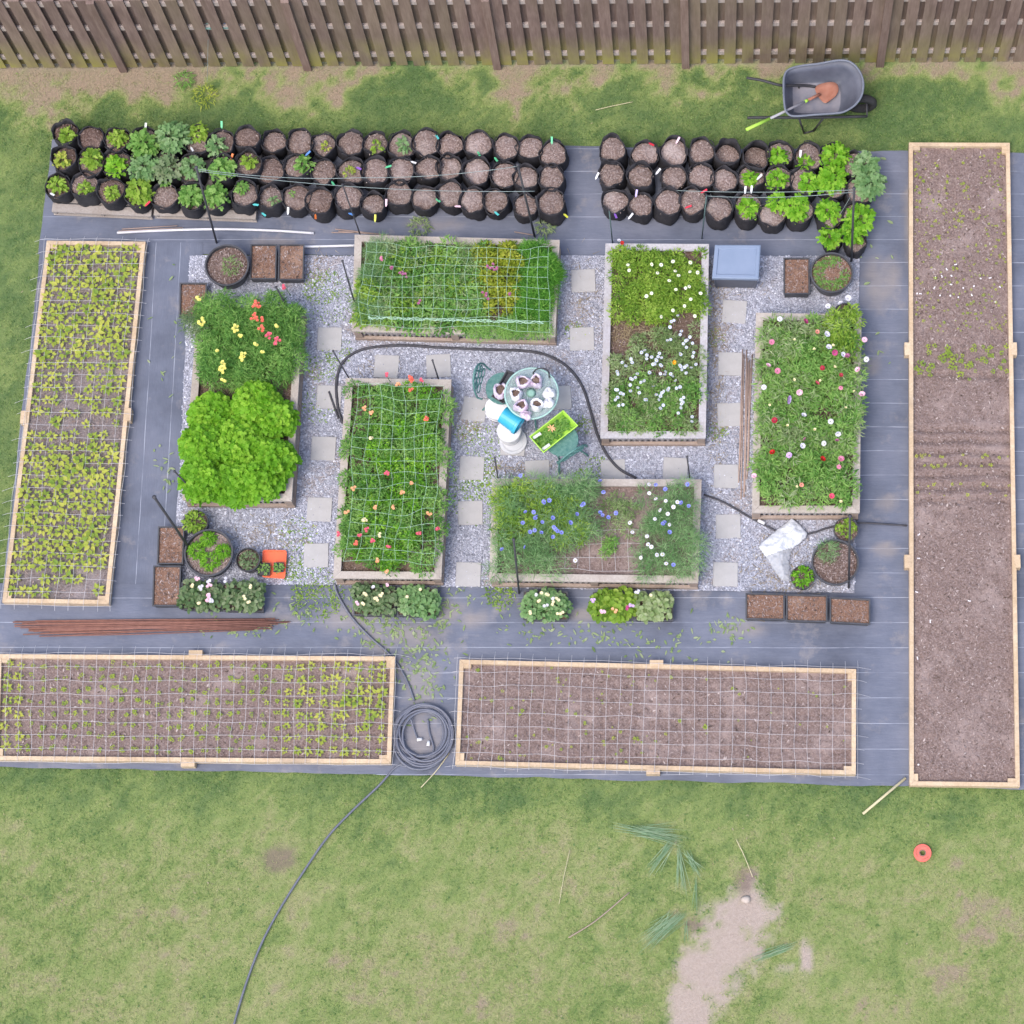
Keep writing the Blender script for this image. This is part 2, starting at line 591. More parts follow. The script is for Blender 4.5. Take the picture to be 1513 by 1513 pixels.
def lawn():
    xs = np.concatenate([[-70, -30, -14], np.arange(-9.5, 4.6, 0.07), [9, 25, 70]])
    ys = np.concatenate([[-60, -20, -4], np.arange(1.2, 15.2, 0.07), [19, 35, 90]])
    X, Y = np.meshgrid(xs, ys)
    Z = (fbm(X, Y, 1.0, 40) - .5) * 0.02 - .012
    nx, ny = len(xs), len(ys)
    V = np.stack([X.ravel(), Y.ravel(), Z.ravel()], 1)
    i = np.arange(nx * ny).reshape(ny, nx)
    Fc = np.stack([i[:-1, :-1].ravel(), i[:-1, 1:].ravel(), i[1:, 1:].ravel(), i[1:, :-1].ravel()], 1)
    dr = dryness(X, Y).ravel()
    m, nt, b = newmat('lawn_ground')
    n = noise(nt, 38, 6, rough=.75)
    n2 = noise(nt, 260, 2)
    c = ramp(nt, attr(nt), [(0, (.11, .18, .07)), (.35, (.225, .295, .105)), (.6, (.305, .33, .155)), (.85, (.315, .275, .19)), (1, (.34, .27, .205))])
    c = mixc(nt, 0.6, c, ramp(nt, n, [(.3, (.62, .6, .55)), (.7, (1.0, 1.0, 1.0))]), 'MULTIPLY')
    c = mixc(nt, 0.4, c, ramp(nt, n2, [(.3, (.6, .6, .6)), (.7, (1, 1, 1))]), 'MULTIPLY')
    sand = ramp(nt, n, [(.3, (.31, .255, .22)), (.7, (.41, .345, .305))])
    c = mixc(nt, attr(nt, 'sand'), c, sand)
    c = mixc(nt, attr(nt, 'earth'), c, (.17, .13, .11, 1))
    nt.links.new(c, b.inputs['Base Color'])
    b.inputs['Roughness'].default_value = .95
    b.inputs['Specular IOR Level'].default_value = .1
    bump(nt, b, n, .6, .02)
    o = npmesh('lawn', V, Fc, dr, m, smooth=True)
    for nm, lst in (('sand', SAND), ('earth', EARTH)):
        a = o.data.attributes.new(nm, 'FLOAT', 'POINT')
        v = blob(X, Y, lst).ravel()
        if nm == 'earth':
            v = v * .75
        a.data.foreach_set('value', v.astype(np.float32))
    tag(o, 'patchy green lawn with straw coloured spots around the garden', None, None, 'structure')
    # blades
    n = 420000
    x = rng.uniform(-9.3, 4.3, n)
    y = rng.uniform(1.6, 14.6, n)
    keep = ~inpoly(x, y, FQ) & (fence_dist(x, y) > .05)
    x, y = x[keep], y[keep]
    sd_, ea = blob(x, y, SAND), blob(x, y, EARTH)
    dr = dryness(x, y)
    keep = rng.random(len(x)) > np.maximum(np.maximum(sd_ * 1.1, ea * .8), sstep(.75, 1.1, dr) * .75)
    x, y, dr = x[keep], y[keep], dr[keep]
    n = len(x)
    P = np.stack([x, y, np.full(n, -.014)], 1)
    r = np.clip(dr + rng.normal(0, .17, n), 0, 1)
    # broader weed leaves and clover specks among the blades
    q = rng.random(n) < .035 * sstep(.4, .65, fbm(x, y, 2.3, 55))
    k = int(q.sum())
    W2 = leaves(P[q] + np.array([0, 0, .012]), rng.random(k) * 6.283, rng.uniform(.0, .4, k), rng.uniform(.02, .045, k), rng.uniform(.012, .024, k), .1, np.clip(r[q] - .1 + rng.normal(0, .2, k), 0, 1), 'lance')
    V, Fc, R = leaves(P, rng.random(n) * 6.283, rng.uniform(.25, 1.1, n), rng.uniform(.03, .075, n), rng.uniform(.004, .010, n), .2, r, 'needle')
    V, Fc, R = join([(V, Fc, R), W2])
    M['grass'] = leafmat('grass_blade', [(0, (.11, .21, .07)), (.3, (.225, .335, .10)), (.55, (.335, .405, .155)), (.8, (.39, .385, .22)), (1, (.44, .38, .27))], .4)
    g = npmesh('grass', V, Fc, R, M['grass'])
    tag(g, 'short mown grass blades covering the lawn', None, None, 'stuff')
lawn()

# ------------------------------------------------------------------ fabric sheets and gravel
STAINS = [(510, 915, 42, 16), (600, 940, 46, 20), (665, 900, 34, 14), (622, 1010, 24, 36), (585, 985, 24, 16), (560, 950, 20, 22), (1310, 742, 15, 12), (1310, 812, 15, 9), (1300, 420, 26, 34), (1290, 540, 12, 10), (625, 1095, 26, 22), (640, 332, 40, 8), (410, 358, 34, 6), (860, 910, 30, 10), (1095, 930, 30, 9), (700, 915, 24, 10), (420, 915, 24, 9), (1345, 330, 8, 60)]
def sheet(name, poly, z, mat, label, res=0.06, amp=.006):
    xs = [p[0] for p in poly]; ys = [p[1] for p in poly]
    # grid mapped from a quad (bilinear)
    a, b_, c, d = [Vector((p[0], p[1], 0)) for p in poly]
    nu = max(2, int((b_ - a).length / res)); nv = max(2, int((d - a).length / res))
    u, v = np.meshgrid(np.linspace(0, 1, nu + 1), np.linspace(0, 1, nv + 1))
    def bil(k):
        return (a[k] * (1 - u) * (1 - v) + b_[k] * u * (1 - v) + c[k] * u * v + d[k] * (1 - u) * v)
    X, Y = bil(0), bil(1)
    e = (fbm(X, Y, 2.0, 77) - .5) * .05
    edge = (v < 1e-6) | (v > 1 - 1e-6)
    Y = np.where(edge, Y + e, Y)
    edge = (u < 1e-6) | (u > 1 - 1e-6)
    X = np.where(edge, X + e, X)
    Z = z + amp * fbm(X, Y, 2.2, 12)
    i = np.arange((nu + 1) * (nv + 1)).reshape(nv + 1, nu + 1)
    V = np.stack([X.ravel(), Y.ravel(), Z.ravel()], 1)
    Fc = np.stack([i[:-1, :-1].ravel(), i[:-1, 1:].ravel(), i[1:, 1:].ravel(), i[1:, :-1].ravel()], 1)
    # make normals point up
    if (b_ - a).cross(d - a).z < 0:
        Fc = Fc[:, ::-1]
    o = npmesh(name, V, Fc, np.zeros(len(V)), mat, smooth=True)
    if name == 'weed_barrier':
        a = o.data.attributes.new('dirt', 'FLOAT', 'POINT')
        a.data.foreach_set('value', (blob(X, Y, STAINS, .6) * (.35 + .65 * fbm(X, Y, 9, 4))).ravel().astype(np.float32))
    tag(o, label, None, None, 'structure')
    return o

sheet('weed_barrier', [W(78, 205), W(1535, 226), W(1535, 382), W(57, 375)], .006, M['fab_y'], 'blue grey weed fabric strip under the grow bags', amp=.004)
sheet('weed_barrier', [W(62, 355), W(300, 358), W(275, 915), W(0, 905)], .012, M['fab_x'], 'blue grey weed fabric strip beside the long left bed', amp=.004)
sheet('weed_barrier', [W(1255, 360), W(1540, 360), W(1540, 1000), W(1250, 1000)], .012, M['fab_y'], 'blue grey weed fabric strip between the poppy bed and the longest bed', amp=.004)
sheet('weed_barrier', [W(-60, 862), W(1540, 868), W(1545, 1166), W(-70, 1131)], .018, M['fab_y'], 'blue grey weed fabric strip below the gravel garden', amp=.004)

GQ = [W(281, 379), W(1269, 379), W(1263, 876), W(258, 862)]
m, nt, b = newmat('gravel_bed')
vor = nt.nodes.new('ShaderNodeTexVoronoi')
vor.inputs['Scale'].default_value = 55
tc = nt.nodes.new('ShaderNodeTexCoord')
nt.links.new(tc.outputs['Object'], vor.inputs['Vector'])
c = ramp(nt, vor.outputs['Color'], [(0, (.2, .205, .25)), (.5, (.34, .355, .43)), (1, (.55, .57, .68))])
n = noise(nt, 1.6, 5)
c = mixc(nt, ramp(nt, n, [(.52, (0, 0, 0)), (.68, (.6, .6, .6))]), c, (.33, .26, .21, 1))
nt.links.new(c, b.inputs['Base Color'])
b.inputs['Roughness'].default_value = .9
bump(nt, b, vor.outputs['Distance'], .8, .02)
o = sheet('gravel_ground', GQ, .030, m, 'blue grey gravel path between the inner raised beds', res=.1, amp=.012)

# ------------------------------------------------------------------ raised beds
def inset(q, w):
    n = len(q)
    out = []
    ctr = sum((Vector((p[0], p[1], 0)) for p in q), Vector()) / n
    for i in range(n):
        p0, p, p1 = (Vector((q[k % n][0], q[k % n][1], 0)) for k in (i - 1, i, i + 1))
        d0, d1 = (p - p0).normalized(), (p1 - p).normalized()
        n0, n1 = Vector((-d0.y, d0.x, 0)), Vector((-d1.y, d1.x, 0))
        if n0.dot(ctr - p) < 0: n0 = -n0
        if n1.dot(ctr - p) < 0: n1 = -n1
        bis = (n0 + n1)
        bis = bis / max(bis.length_squared, 1e-9) * 2
        out.append(p + bis * w)
    return out

def soil_mesh(quad, z, mats, parent, chips=500, amp=.03, res=.06, seed=1, chip_bias=.5, furrows=(), pits=None):
    a, b_, c, d = quad
    nu = max(3, int((b_ - a).length / res)); nv = max(3, int((d - a).length / res))
    u, v = np.meshgrid(np.linspace(0, 1, nu + 1), np.linspace(0, 1, nv + 1))
    def bil(k, u=u, v=v):
        return (a[k] * (1 - u) * (1 - v) + b_[k] * u * (1 - v) + c[k] * u * v + d[k] * (1 - u) * v)
    X, Y = bil(0), bil(1)
    zf = lambda x, y: z + amp * (fbm(x, y, 4.0, seed) - .5) + amp * .5 * (vnoise(x, y, 22, seed + 3) - .5)
    i = np.arange((nu + 1) * (nv + 1)).reshape(nv + 1, nu + 1)
    ZZ = zf(X, Y)
    for fv in furrows:
        ZZ = ZZ - .03 * np.exp(-((v - fv - .003 * (fbm(X, Y, 3, 8) - .5) * 4) / .0035) ** 2) + .015 * np.exp(-((v - fv + .010) / .006) ** 2)
    if pits:
        pu, pv = u * pits[0], v * pits[1]
        su, sv = (b_ - a).length / pits[0], (d - a).length / pits[1]
        dd = ((pu - np.floor(pu) - .5) * su) ** 2 + ((pv - np.floor(pv) - .5) * sv) ** 2
        ZZ = ZZ - .035 * np.exp(-dd / .03 ** 2) * (.4 + .6 * _hash(np.floor(pu), np.floor(pv), 4))
    V = np.stack([X.ravel(), Y.ravel(), ZZ.ravel()], 1)
    Fc = np.stack([i[:-1, :-1].ravel(), i[:-1, 1:].ravel(), i[1:, 1:].ravel(), i[1:, :-1].ravel()], 1)
    if (b_ - a).cross(d - a).z < 0:
        Fc = Fc[:, ::-1]
    area = (b_ - a).length * (d - a).length
    n = int(chips * area)
    uu, vv = rng.random(n) * .98 + .01, rng.random(n) * .98 + .01
    x, y = bil(0, uu, vv), bil(1, uu, vv)
    P = np.stack([x, y, zf(x, y) + .004], 1)
    L = rng.uniform(.012, .05, n)
    az, el = rng.random(n) * 6.283, rng.normal(0.1, .25, n)
    V2, F2, R2 = leaves(P, az, el, L, L * rng.uniform(.2, .5, n), 0, np.clip(rng.normal(chip_bias, .25, n), 0, 1), 'lance', fold=.02)
    F2 = F2 + len(V)
    mi = [0] * len(Fc) + [1] * len(F2)
    return npmesh('soil', np.concatenate([V, V2]), [Fc, F2], np.concatenate([np.full(len(V), .5), R2]), mats, parent, mi)

def board_ring(name, quad, w, z0, z1, mat, parent):
    """four mitred boards"""
    inn = inset(quad, w)
    out = []
    for i in range(4):
        j = (i + 1) % 4
        p, q, r, s_ = quad[i], quad[j], inn[j], inn[i]
        e = (Vector((q[0], q[1], 0)) - Vector((p[0], p[1], 0))).normalized() * .0012
        mb = MB()
        mb.prism([(p[0] + e.x, p[1] + e.y), (q[0] - e.x, q[1] - e.y), (r[0] - e.x, r[1] - e.y), (s_[0] + e.x, s_[1] + e.y)], z0, z1 + random.uniform(-.002, .002))
        out.append(mb.build(name, mat, parent))
    return out

RIM = .38
def raised_bed(px, label, rim_mat, soil, seed, rimw=.088, chips=350):
    q = [W(*p, RIM) for p in px]
    ctr = sum(q, Vector()) / 4
    t = thing('raised_bed', (ctr.x, ctr.y, 0), label, 'raised bed', 'corrugated raised beds on the gravel')
    board_ring('rim_board', q, rimw, RIM - .038, RIM, rim_mat, t)
    body = inset(q, .03)
    # corrugated metal sides
    for i in range(4):
        p, r = Vector(body[i]), Vector(body[(i + 1) % 4])
        d = (r - p); ln = d.length; d.normalize()
        nrm = Vector((d.y, -d.x, 0))
        if nrm.dot(Vector((ctr.x, ctr.y, 0)) - p) > 0: nrm = -nrm
        N = int(ln / .0085)
        mb = MB()
        vs, fs = [], []
        for k in range(N + 1):
            off = .011 * math.sin(k / N * ln / .068 * 2 * math.pi)
            pt = p + d * (ln * k / N) + nrm * (off - .022)
            vs += [(pt.x, pt.y, .10), (pt.x, pt.y, RIM - .04)]
        for k in range(N):
            fs.append((2 * k, 2 * k + 2, 2 * k + 3, 2 * k + 1))
        mb.add(vs, fs)
        mb.build('side_panel', M['metal'], t, smooth=True)
    # base boards and corner posts, middle post on long sides
    outer = inset(q, .004)
    board_ring('base_board', outer, .04, .02, .105, M['brown_wood'], t)
    pi = inset(q, .012)
    for i in range(4):
        p = Vector(pi[i]); a = (Vector(pi[(i + 1) % 4]) - p).normalized(); c = (Vector(pi[i - 1]) - p).normalized()
        for dv, ot in ((a, c),):
            mb = MB()
            mb.prism([p, p + dv * .09, p + dv * .09 + ot * .09, p + ot * .09], .106, RIM - .0385)
            mb.build('corner_post', M['brown_wood'], t)
    for i in range(4):
        p, r = Vector(pi[i]), Vector(pi[(i + 1) % 4])
        if (r - p).length > 1.8:
            mid = (p + r) / 2; d = (r - p).normalized(); inw = (Vector((ctr.x, ctr.y, 0)) - mid).normalized()
            mb = MB()
            mb.prism([mid - d * .045, mid + d * .045, mid + d * .045 + inw * .04, mid - d * .045 + inw * .04], .106, RIM - .0385)
            mb.build('middle_post', M['brown_wood'], t)
    soil_mesh(inset(q, .06), .30, [soil, M['chips']], t, chips=chips, seed=seed)
    return t, q

M['metal'] = simple('corrugated_metal', (.42, .42, .45), (.5, .5, .53), 6, .45, spec=.5, metal=.6)
BEDS = {}
BEDS['B1'] = [(524, 346), (827, 354), (820.5, 497), (520, 489)]
BEDS['B2'] = [(894.6, 359), (1047.6, 360), (1042.7, 647), (887, 647)]
BEDS['B3'] = [(1117, 461.5), (1273, 464), (1270.4, 757), (1111, 757)]
BEDS['B4'] = [(511, 558), (667, 560), (652, 855), (492, 854)]
BEDS['B5'] = [(727, 706.5), (1036.7, 707.7), (1031.8, 861), (723, 857)]
BEDS['B6'] = [(292, 452), (448, 455), (431, 739.5), (269.5, 738)]
raised_bed(BEDS['B1'], 'wide raised bed with weathered rim below the grow bags, full of netted greens', M['grey_wood'], M['dark_soil'], 1)
raised_bed(BEDS['B2'], 'raised bed with white painted rim beside the grey storage box', M['white_wood'], M['dark_soil'], 2, chips=700)
raised_bed(BEDS['B3'], 'raised bed with pale rim holding red and white poppies', M['grey_wood'], M['dark_soil'], 3)
raised_bed(BEDS['B4'], 'raised bed with coral flowers under green netting, left of the glass table', M['grey_wood'], M['dark_soil'], 4)
raised_bed(BEDS['B5'], 'raised bed of blue cornflowers with bare soil in its middle', M['grey_wood'], M['mulch'], 5, chips=700)
raised_bed(BEDS['B6'], 'raised bed holding the big bright green leafy bushes', M['grey_wood'], M['dark_soil'], 6)

RZ = .14
def outer_bed(px, label, brackets, soil, seed, chips=600, furrows=(), pits=None):
    q = [W(*p, RZ) for p in px]
    ctr = sum(q, Vector()) / 4
    t = thing('garden_bed', (ctr.x, ctr.y, 0), label, 'garden bed', 'low pine garden beds round the gravel')
    board_ring('side_board', q, .05, .02, RZ, M['pine'], t)
    inn = inset(q, .05)
    for i in range(4):
        p = Vector(inn[i]); a = (Vector(inn[(i + 1) % 4]) - p).normalized(); c = (Vector(inn[i - 1]) - p).normalized()
        mb = MB()
        s1 = .09
        mb.prism([p, p + a * s1, p + a * s1 + c * .05, p + c * .05], .03, RZ - .008)
        mb.build('corner_block', M['pine'], t)
    for (u, v, side) in brackets:
        p = W(u, v, RZ)
        mb = MB()
        a, bq = (.075, .16) if side == 'v' else (.16, .075)
        mb.box(p.x - a / 2, p.y - bq / 2, .02, p.x + a / 2, p.y + bq / 2, RZ + .01)
        mb.build('bracket', M['pine'], t)
    soil_mesh(inset(q, .045), .085, [soil, M['chips']], t, chips=chips, seed=seed, amp=.035, furrows=furrows, pits=pits, res=.025 if furrows or pits else .06)
    return t, q
OB = {}
OB['L'] = [(69, 355), (215, 356.5), (160.5, 892), (3, 889.5)]
OB['BL'] = [(-4, 966), (583.5, 969.5), (577.5, 1127.5), (-9, 1122.5)]
OB['BR'] = [(679, 974), (1265, 988), (1264.5, 1144), (672.5, 1129.5)]
OB['R'] = [(1343, 210), (1492, 210.5), (1507, 1162), (1344, 1160)]
outer_bed(OB['L'], 'pine edged bed of yellow green seedlings standing on the left of the garden', [(35, 616, 'v'), (189, 612, 'v')], M['grey_mulch'], 11)
outer_bed(OB['BL'], 'long netted pine bed at the bottom with leafy seedlings at both ends', [(289, 965, 'h'), (277.5, 1127.5, 'h')], M['mulch'], 12)
outer_bed(OB['BR'], 'long netted pine bed of mostly bare mulch right of the hose coil', [(970, 979.5, 'h'), (965, 1139, 'h')], M['mulch'], 13, chips=500, pits=(32, 8))
outer_bed(OB['R'], 'longest pine bed of bare mulch running down the right edge, no netting', [(1341, 515, 'v'), (1341, 829, 'v'), (1498, 515, 'v'), (1503, 829, 'v')], M['mulch'], 14, chips=1300, furrows=(.374, .462, .478, .497, .515, .532, .552, .572))

# ------------------------------------------------------------------ gravel pebbles, weeds and litter
def gravel():
    n = 60000
    u, v = rng.random(n), rng.random(n)
    a, b_, c, d = GQ
    x = a.x * (1 - u) * (1 - v) + b_.x * u * (1 - v) + c.x * u * v + d.x * (1 - u) * v
    y = a.y * (1 - u) * (1 - v) + b_.y * u * (1 - v) + c.y * u * v + d.y * (1 - u) * v
    keep = np.ones(n, bool)
    for k in BEDS:
        q = inset([W(*p, RIM) for p in BEDS[k]], .02)
        keep &= ~inpoly(x, y, q)
    x, y = x[keep], y[keep]
    n = len(x)
    s = rng.uniform(.007, .021, n)
    ang = rng.random(n) * 6.283
    st_ = rng.uniform(.6, 1.0, n)
    z = .034 + .010 * fbm(x, y, 2.2, 12) + rng.uniform(0, .006, n)
    ca, sa = np.cos(ang), np.sin(ang)
    pts = []
    for (px_, py_, pz_) in ((1, 0, 0), (0, 1, 0), (-1, 0, 0), (0, -1, 0), (.2, .1, .7), (0, 0, -.5)):
        j = rng.uniform(.7, 1.2, n)
        lx, ly = px_ * s * j, py_ * s * st_ * j
        pts.append(np.stack([x + lx * ca - ly * sa, y + lx * sa + ly * ca, z + pz_ * s * j], 1))
    V = np.stack(pts, 1).reshape(-1, 3)
    base = (np.arange(n) * 6)[:, None]
    Fc = np.concatenate([base + np.array([f]) for f in ((0, 1, 4), (1, 2, 4), (2, 3, 4), (3, 0, 4))], 0)
    tan = sstep(.55, .7, fbm(x, y, 1.6, 60))
    r = np.clip(rng.beta(2.4, 2.2, n) - .12 * tan, 0, 1)
    o = npmesh('gravel', V, Fc, np.repeat(r, 6), M['pebble'])
    tag(o, 'loose blue grey gravel stones on the paths between the beds', None, None, 'stuff')
gravel()

def weeds():
    parts = []
    spots = [(490, 440, 40), (475, 425, 25), (480, 545, 22), (470, 600, 25), (440, 790, 25), (455, 850, 30), (470, 880, 35), (705, 735, 40), (715, 655, 30), (690, 640, 18), (850, 490, 14), (1035, 560, 10), (700, 715, 25), (880, 700, 25), (1060, 640, 14), (1055, 500, 14), (740, 880, 20), (860, 630, 14), (720, 700, 20), (500, 520, 20), (430, 840, 18)]
    for (u, v, r) in spots:
        n = int(r * 9)
        ph = rng.random(n) * 6.283
        rr = r / 122.0 * np.sqrt(rng.random(n)) * 1.1
        c = W(u, v)
        P = np.stack([c.x + rr * np.cos(ph), c.y + rr * np.sin(ph), np.full(n, .035)], 1)
        parts.append(leaves(P, rng.random(n) * 6.283, rng.uniform(0, 1.0, n), rng.uniform(.02, .06, n), rng.uniform(.006, .018, n), .3, np.clip(rng.normal(.5, .3, n), 0, 1), 'lance'))
    V, Fc, R = join(parts)
    tag(npmesh('weeds', V, Fc, R, M['lime']), 'small green weeds sprouting through the gravel', None, None, 'stuff')
weeds()

def litter():
    parts = []
    spots = [(600, 950, 70, 150, 60), (625, 995, 35, 130, 60), (560, 925, 50, 60, 30), (470, 890, 55, 70, 25), (790, 925, 45, 60, 30), (900, 940, 60, 60, 25), (1080, 930, 40, 40, 18), (390, 925, 60, 60, 14), (330, 925, 60, 30, 12), (650, 905, 35, 50, 25), (1300, 470, 60, 10, 150), (245, 560, 30, 16, 200), (1000, 950, 90, 40, 30), (250, 690, 20, 16, 40), (680, 880, 60, 40, 20)]
    for (u, v, ru, n, rv) in spots:
        uu = u + rng.normal(0, ru * .55, n)
        vv = v + rng.normal(0, rv * .55, n)
        P = np.array([W(a_, b2, .027) for a_, b2 in zip(uu, vv)])
        parts.append(leaves(P, rng.random(n) * 6.283, rng.uniform(0, .35, n), rng.uniform(.03, .09, n), rng.uniform(.012, .035, n), .1, np.clip(rng.normal(.6, .25, n), 0, 1), 'lance'))
    V, Fc, R = join(parts)
    tag(npmesh('leaf_litter', V, Fc, R, M['dusty']), 'wilted pulled weeds and leaf scraps scattered over the fabric', None, None, 'stuff')
litter()

def straw():
    parts = []
    for (u, v, ru, rv, n) in ((1060, 590, 10, 110, 260), (1150, 840, 45, 45, 350), (860, 440, 20, 60, 120), (1060, 480, 18, 40, 200), (1060, 415, 40, 25, 120), (400, 790, 60, 30, 160), (560, 540, 30, 20, 40), (690, 630, 25, 20, 80), (770, 690, 60, 12, 120), (470, 400, 20, 20, 40)):
        uu = u + rng.normal(0, ru * .6, n); vv = v + rng.normal(0, rv * .6, n)
        P = np.array([W(a_, b2, .05) for a_, b2 in zip(uu, vv)])
        parts.append(leaves(P, rng.random(n) * 6.283, rng.uniform(-.02, .1, n), rng.uniform(.04, .15, n), rng.uniform(.004, .008, n), .02, rng.random(n), 'needle'))
    V, Fc, R = join(parts)
    tag(npmesh('straw_litter', V, Fc, R, M['dry']), 'dry brown straw and needles lying on the gravel', None, None, 'stuff')
straw()

# ------------------------------------------------------------------ pavers
M['paver'] = simple('concrete_paver', (.375, .37, .375), (.425, .42, .425), 9, .9, .2, .1)
pav = [(862, 414, 'near the wide netted bed and the white rimmed bed, topmost of two', 2), (860, 500, 'below another one, between wide netted bed and white rimmed bed', 0),
       (1085, 460, 'under the grey storage box, topmost in its column', -3), (1079, 537, 'second below the storage box', 0), (1078, 612, 'third below the storage box', 1),
       (1073, 703, 'fourth below the storage box', -1), (1076, 777, 'fifth below the storage box, crossed by a black hose', 0), (1072, 848, 'lowest of the column below the storage box', 0),
       (487, 500, 'beside the left end of the wide netted bed, topmost of its column', 1), (486, 586, 'partly under the hose end left of the coral flower bed', 0), (478, 662, 'right of the bright green bushes, third down', 0),
       (472, 752, 'right of the bright bushes bed corner, fourth down', -1), (467, 820, 'beside the orange tray, lowest of its column', 0), (571, 541, 'above the coral flower bed, left of two', -3), (648, 540, 'above the coral flower bed, right of two', 4),
       (701, 604, 'tilted, just left of the white buckets', -8), (697, 691, 'left of the cornflower bed corner, second below the buckets', -3), (695, 757, 'beside the yellow green weeds left of the cornflower bed', 1), (692, 848, 'lowest between the coral bed and the cornflower bed', 0),
       (826, 587, 'partly under the glass table', 3), (758, 655, 'under the front white bucket', -3), (794, 697, 'half hidden behind the cornflowers below the green tray', 2), (906, 696, 'under the hose behind the cornflower bed', 3), (998, 693, 'behind the right end of the cornflower bed', -2)]
for (u, v, txt, deg) in pav:
    c = W(u, v, .05)
    r = math.radians(deg + random.uniform(-1.5, 1.5))
    R4 = Matrix.Translation(c) @ Matrix.Rotation(r, 4, 'Z')
    mb = MB()
    h_ = .149
    vs = []
    for (s_, z) in ((h_, -.03), (h_, -.003), (h_ - .004, .004)):
        vs += [R4 @ Vector((x * s_ + random.uniform(-.001, .001), y * s_, z)) for x, y in ((-1, -1), (1, -1), (1, 1), (-1, 1))]
    fs = [(8, 9, 10, 11)]
    for k in (0, 4):
        for i in range(4):
            fs.append((k + i, k + (i + 1) % 4, k + 4 + (i + 1) % 4, k + 4 + i))
    mb.add(vs, fs)
    tag(mb.build('paver', M['paver'], loc=tuple(c)), 'grey square paver ' + txt, 'paver', 'square pavers set in the gravel')

# ------------------------------------------------------------------ fence
def fencemat(name, ca, cb, cc, moss):
    m, nt, b = newmat(name)
    n = noise(nt, 5, 6, stretch=(3, 3, .5))
    fine = noise(nt, 60, 3, stretch=(1, 1, .06))
    c = ramp(nt, n, [(.3, ca), (.5, cb), (.7, cc)])
    c = mixc(nt, .6, c, ramp(nt, fine, [(.3, (.62, .6, .6)), (.7, (1, 1, 1))]), 'MULTIPLY')
    c = mixc(nt, .7, c, ramp(nt, attr(nt), [(0, (.74, .72, .74)), (1, (1.08, 1.03, 1.03))]), 'MULTIPLY')
    if moss:
        tc = nt.nodes.new('ShaderNodeTexCoord')
        sp = nt.nodes.new('ShaderNodeSeparateXYZ')
        nt.links.new(tc.outputs['Object'], sp.inputs[0])
        mr = nt.nodes.new('ShaderNodeMapRange')
        mr.inputs['From Min'].default_value = .0
        mr.inputs['From Max'].default_value = .85
        mr.inputs['To Min'].default_value = 1.0
        mr.inputs['To Max'].default_value = 0.0
        nt.links.new(sp.outputs['Z'], mr.inputs['Value'])
        ns = noise(nt, 1.7, 4, stretch=(1, 1, .6))
        mm = nt.nodes.new('ShaderNodeMath'); mm.operation = 'MULTIPLY'
        nt.links.new(mr.outputs[0], mm.inputs[0])
        nt.links.new(ramp(nt, ns, [(.38, (.1, .1, .1)), (.62, (1, 1, 1))]), mm.inputs[1])
        c = mixc(nt, mm.outputs[0], c, (.31, .29, .085, 1))
        bld = mixc(nt, ramp(nt, noise(nt, .8, 3, stretch=(1, 1, .3)), [(.45, (0, 0, 0)), (.7, (.45, .45, .45))]), c, (.24, .21, .12, 1))
        c = bld
    nt.links.new(c, b.inputs['Base Color'])
    b.inputs['Roughness'].default_value = .9
    b.inputs['Specular IOR Level'].default_value = .1
    bump(nt, b, fine, .3, .004)
    return m
M['picket'] = fencemat('fence_picket', (.185, .135, .118), (.23, .17, .148), (.28, .212, .185), True)
M['post'] = fencemat('fence_post', (.20, .142, .118), (.245, .18, .152), (.29, .222, .19), False)
M['rail'] = fencemat('fence_rail', (.40, .35, .32), (.46, .41, .38), (.5, .45, .42), False)

def fence():
    t = thing('board_fence', W(756, 94), 'brown shadowbox board fence with mossy foot along the top of the lawn', 'fence')
    A = fence_a - fdir * 2.5
    length = (fence_b - fence_a).length + 5.0
    rotm = Matrix.Rotation(math.atan2(fdir.y, fdir.x), 4, 'Z')
    base = Matrix.Translation(A) @ rotm          # local x along the fence, -y towards the garden
    HT = 1.88
    posts = [(W(u, v) - A).dot(fdir) for u, v in ((183, 100), (455, 97), (735, 94), (1013, 92), (1300, 92))]
    posts = [posts[0] - 2.27, *posts, posts[-1] + 2.27]
    for x in posts:
        mb = MB()
        mb.box(x - .048, -.075, -.1, x + .048, -.022, HT + .02, M4=base)
        mb.build('post', M['post'], t)
    for z in (.28, 1.08, 1.72):
        mb = MB()
        mb.box(0, .001, z - .045, length, .037, z + .045, M4=base, r=.8)
        mb.build('rail', M['rail'], t)
    for a, c in zip(posts, posts[1:]):
        n = 11
        step = (c - a) / n
        for k in range(n):
            x = a + step * (k + .5)
            if k in (0, n - 1):
                wd = .16
            else:
                wd = .142
            tl = random.uniform(-.004, .004)
            mb = MB()
            x0, x1 = x - wd / 2, x + wd / 2
            mb.box(x0, -.0205, .03 + random.uniform(-.012, .012), x1, 0, HT + random.uniform(-.01, .01), M4=base @ Matrix.Translation((0, tl * .3, 0)))
            mb.build('picket', M['picket'], t)
        for k in range(n):
            x = a + step * (k + 1)
            mb = MB()
            mb.box(x - .07, .0385, .03 + random.uniform(-.012, .012), x + .07, .057, HT + random.uniform(-.01, .01), M4=base)
            mb.build('back_picket', M['picket'], t)
fence()
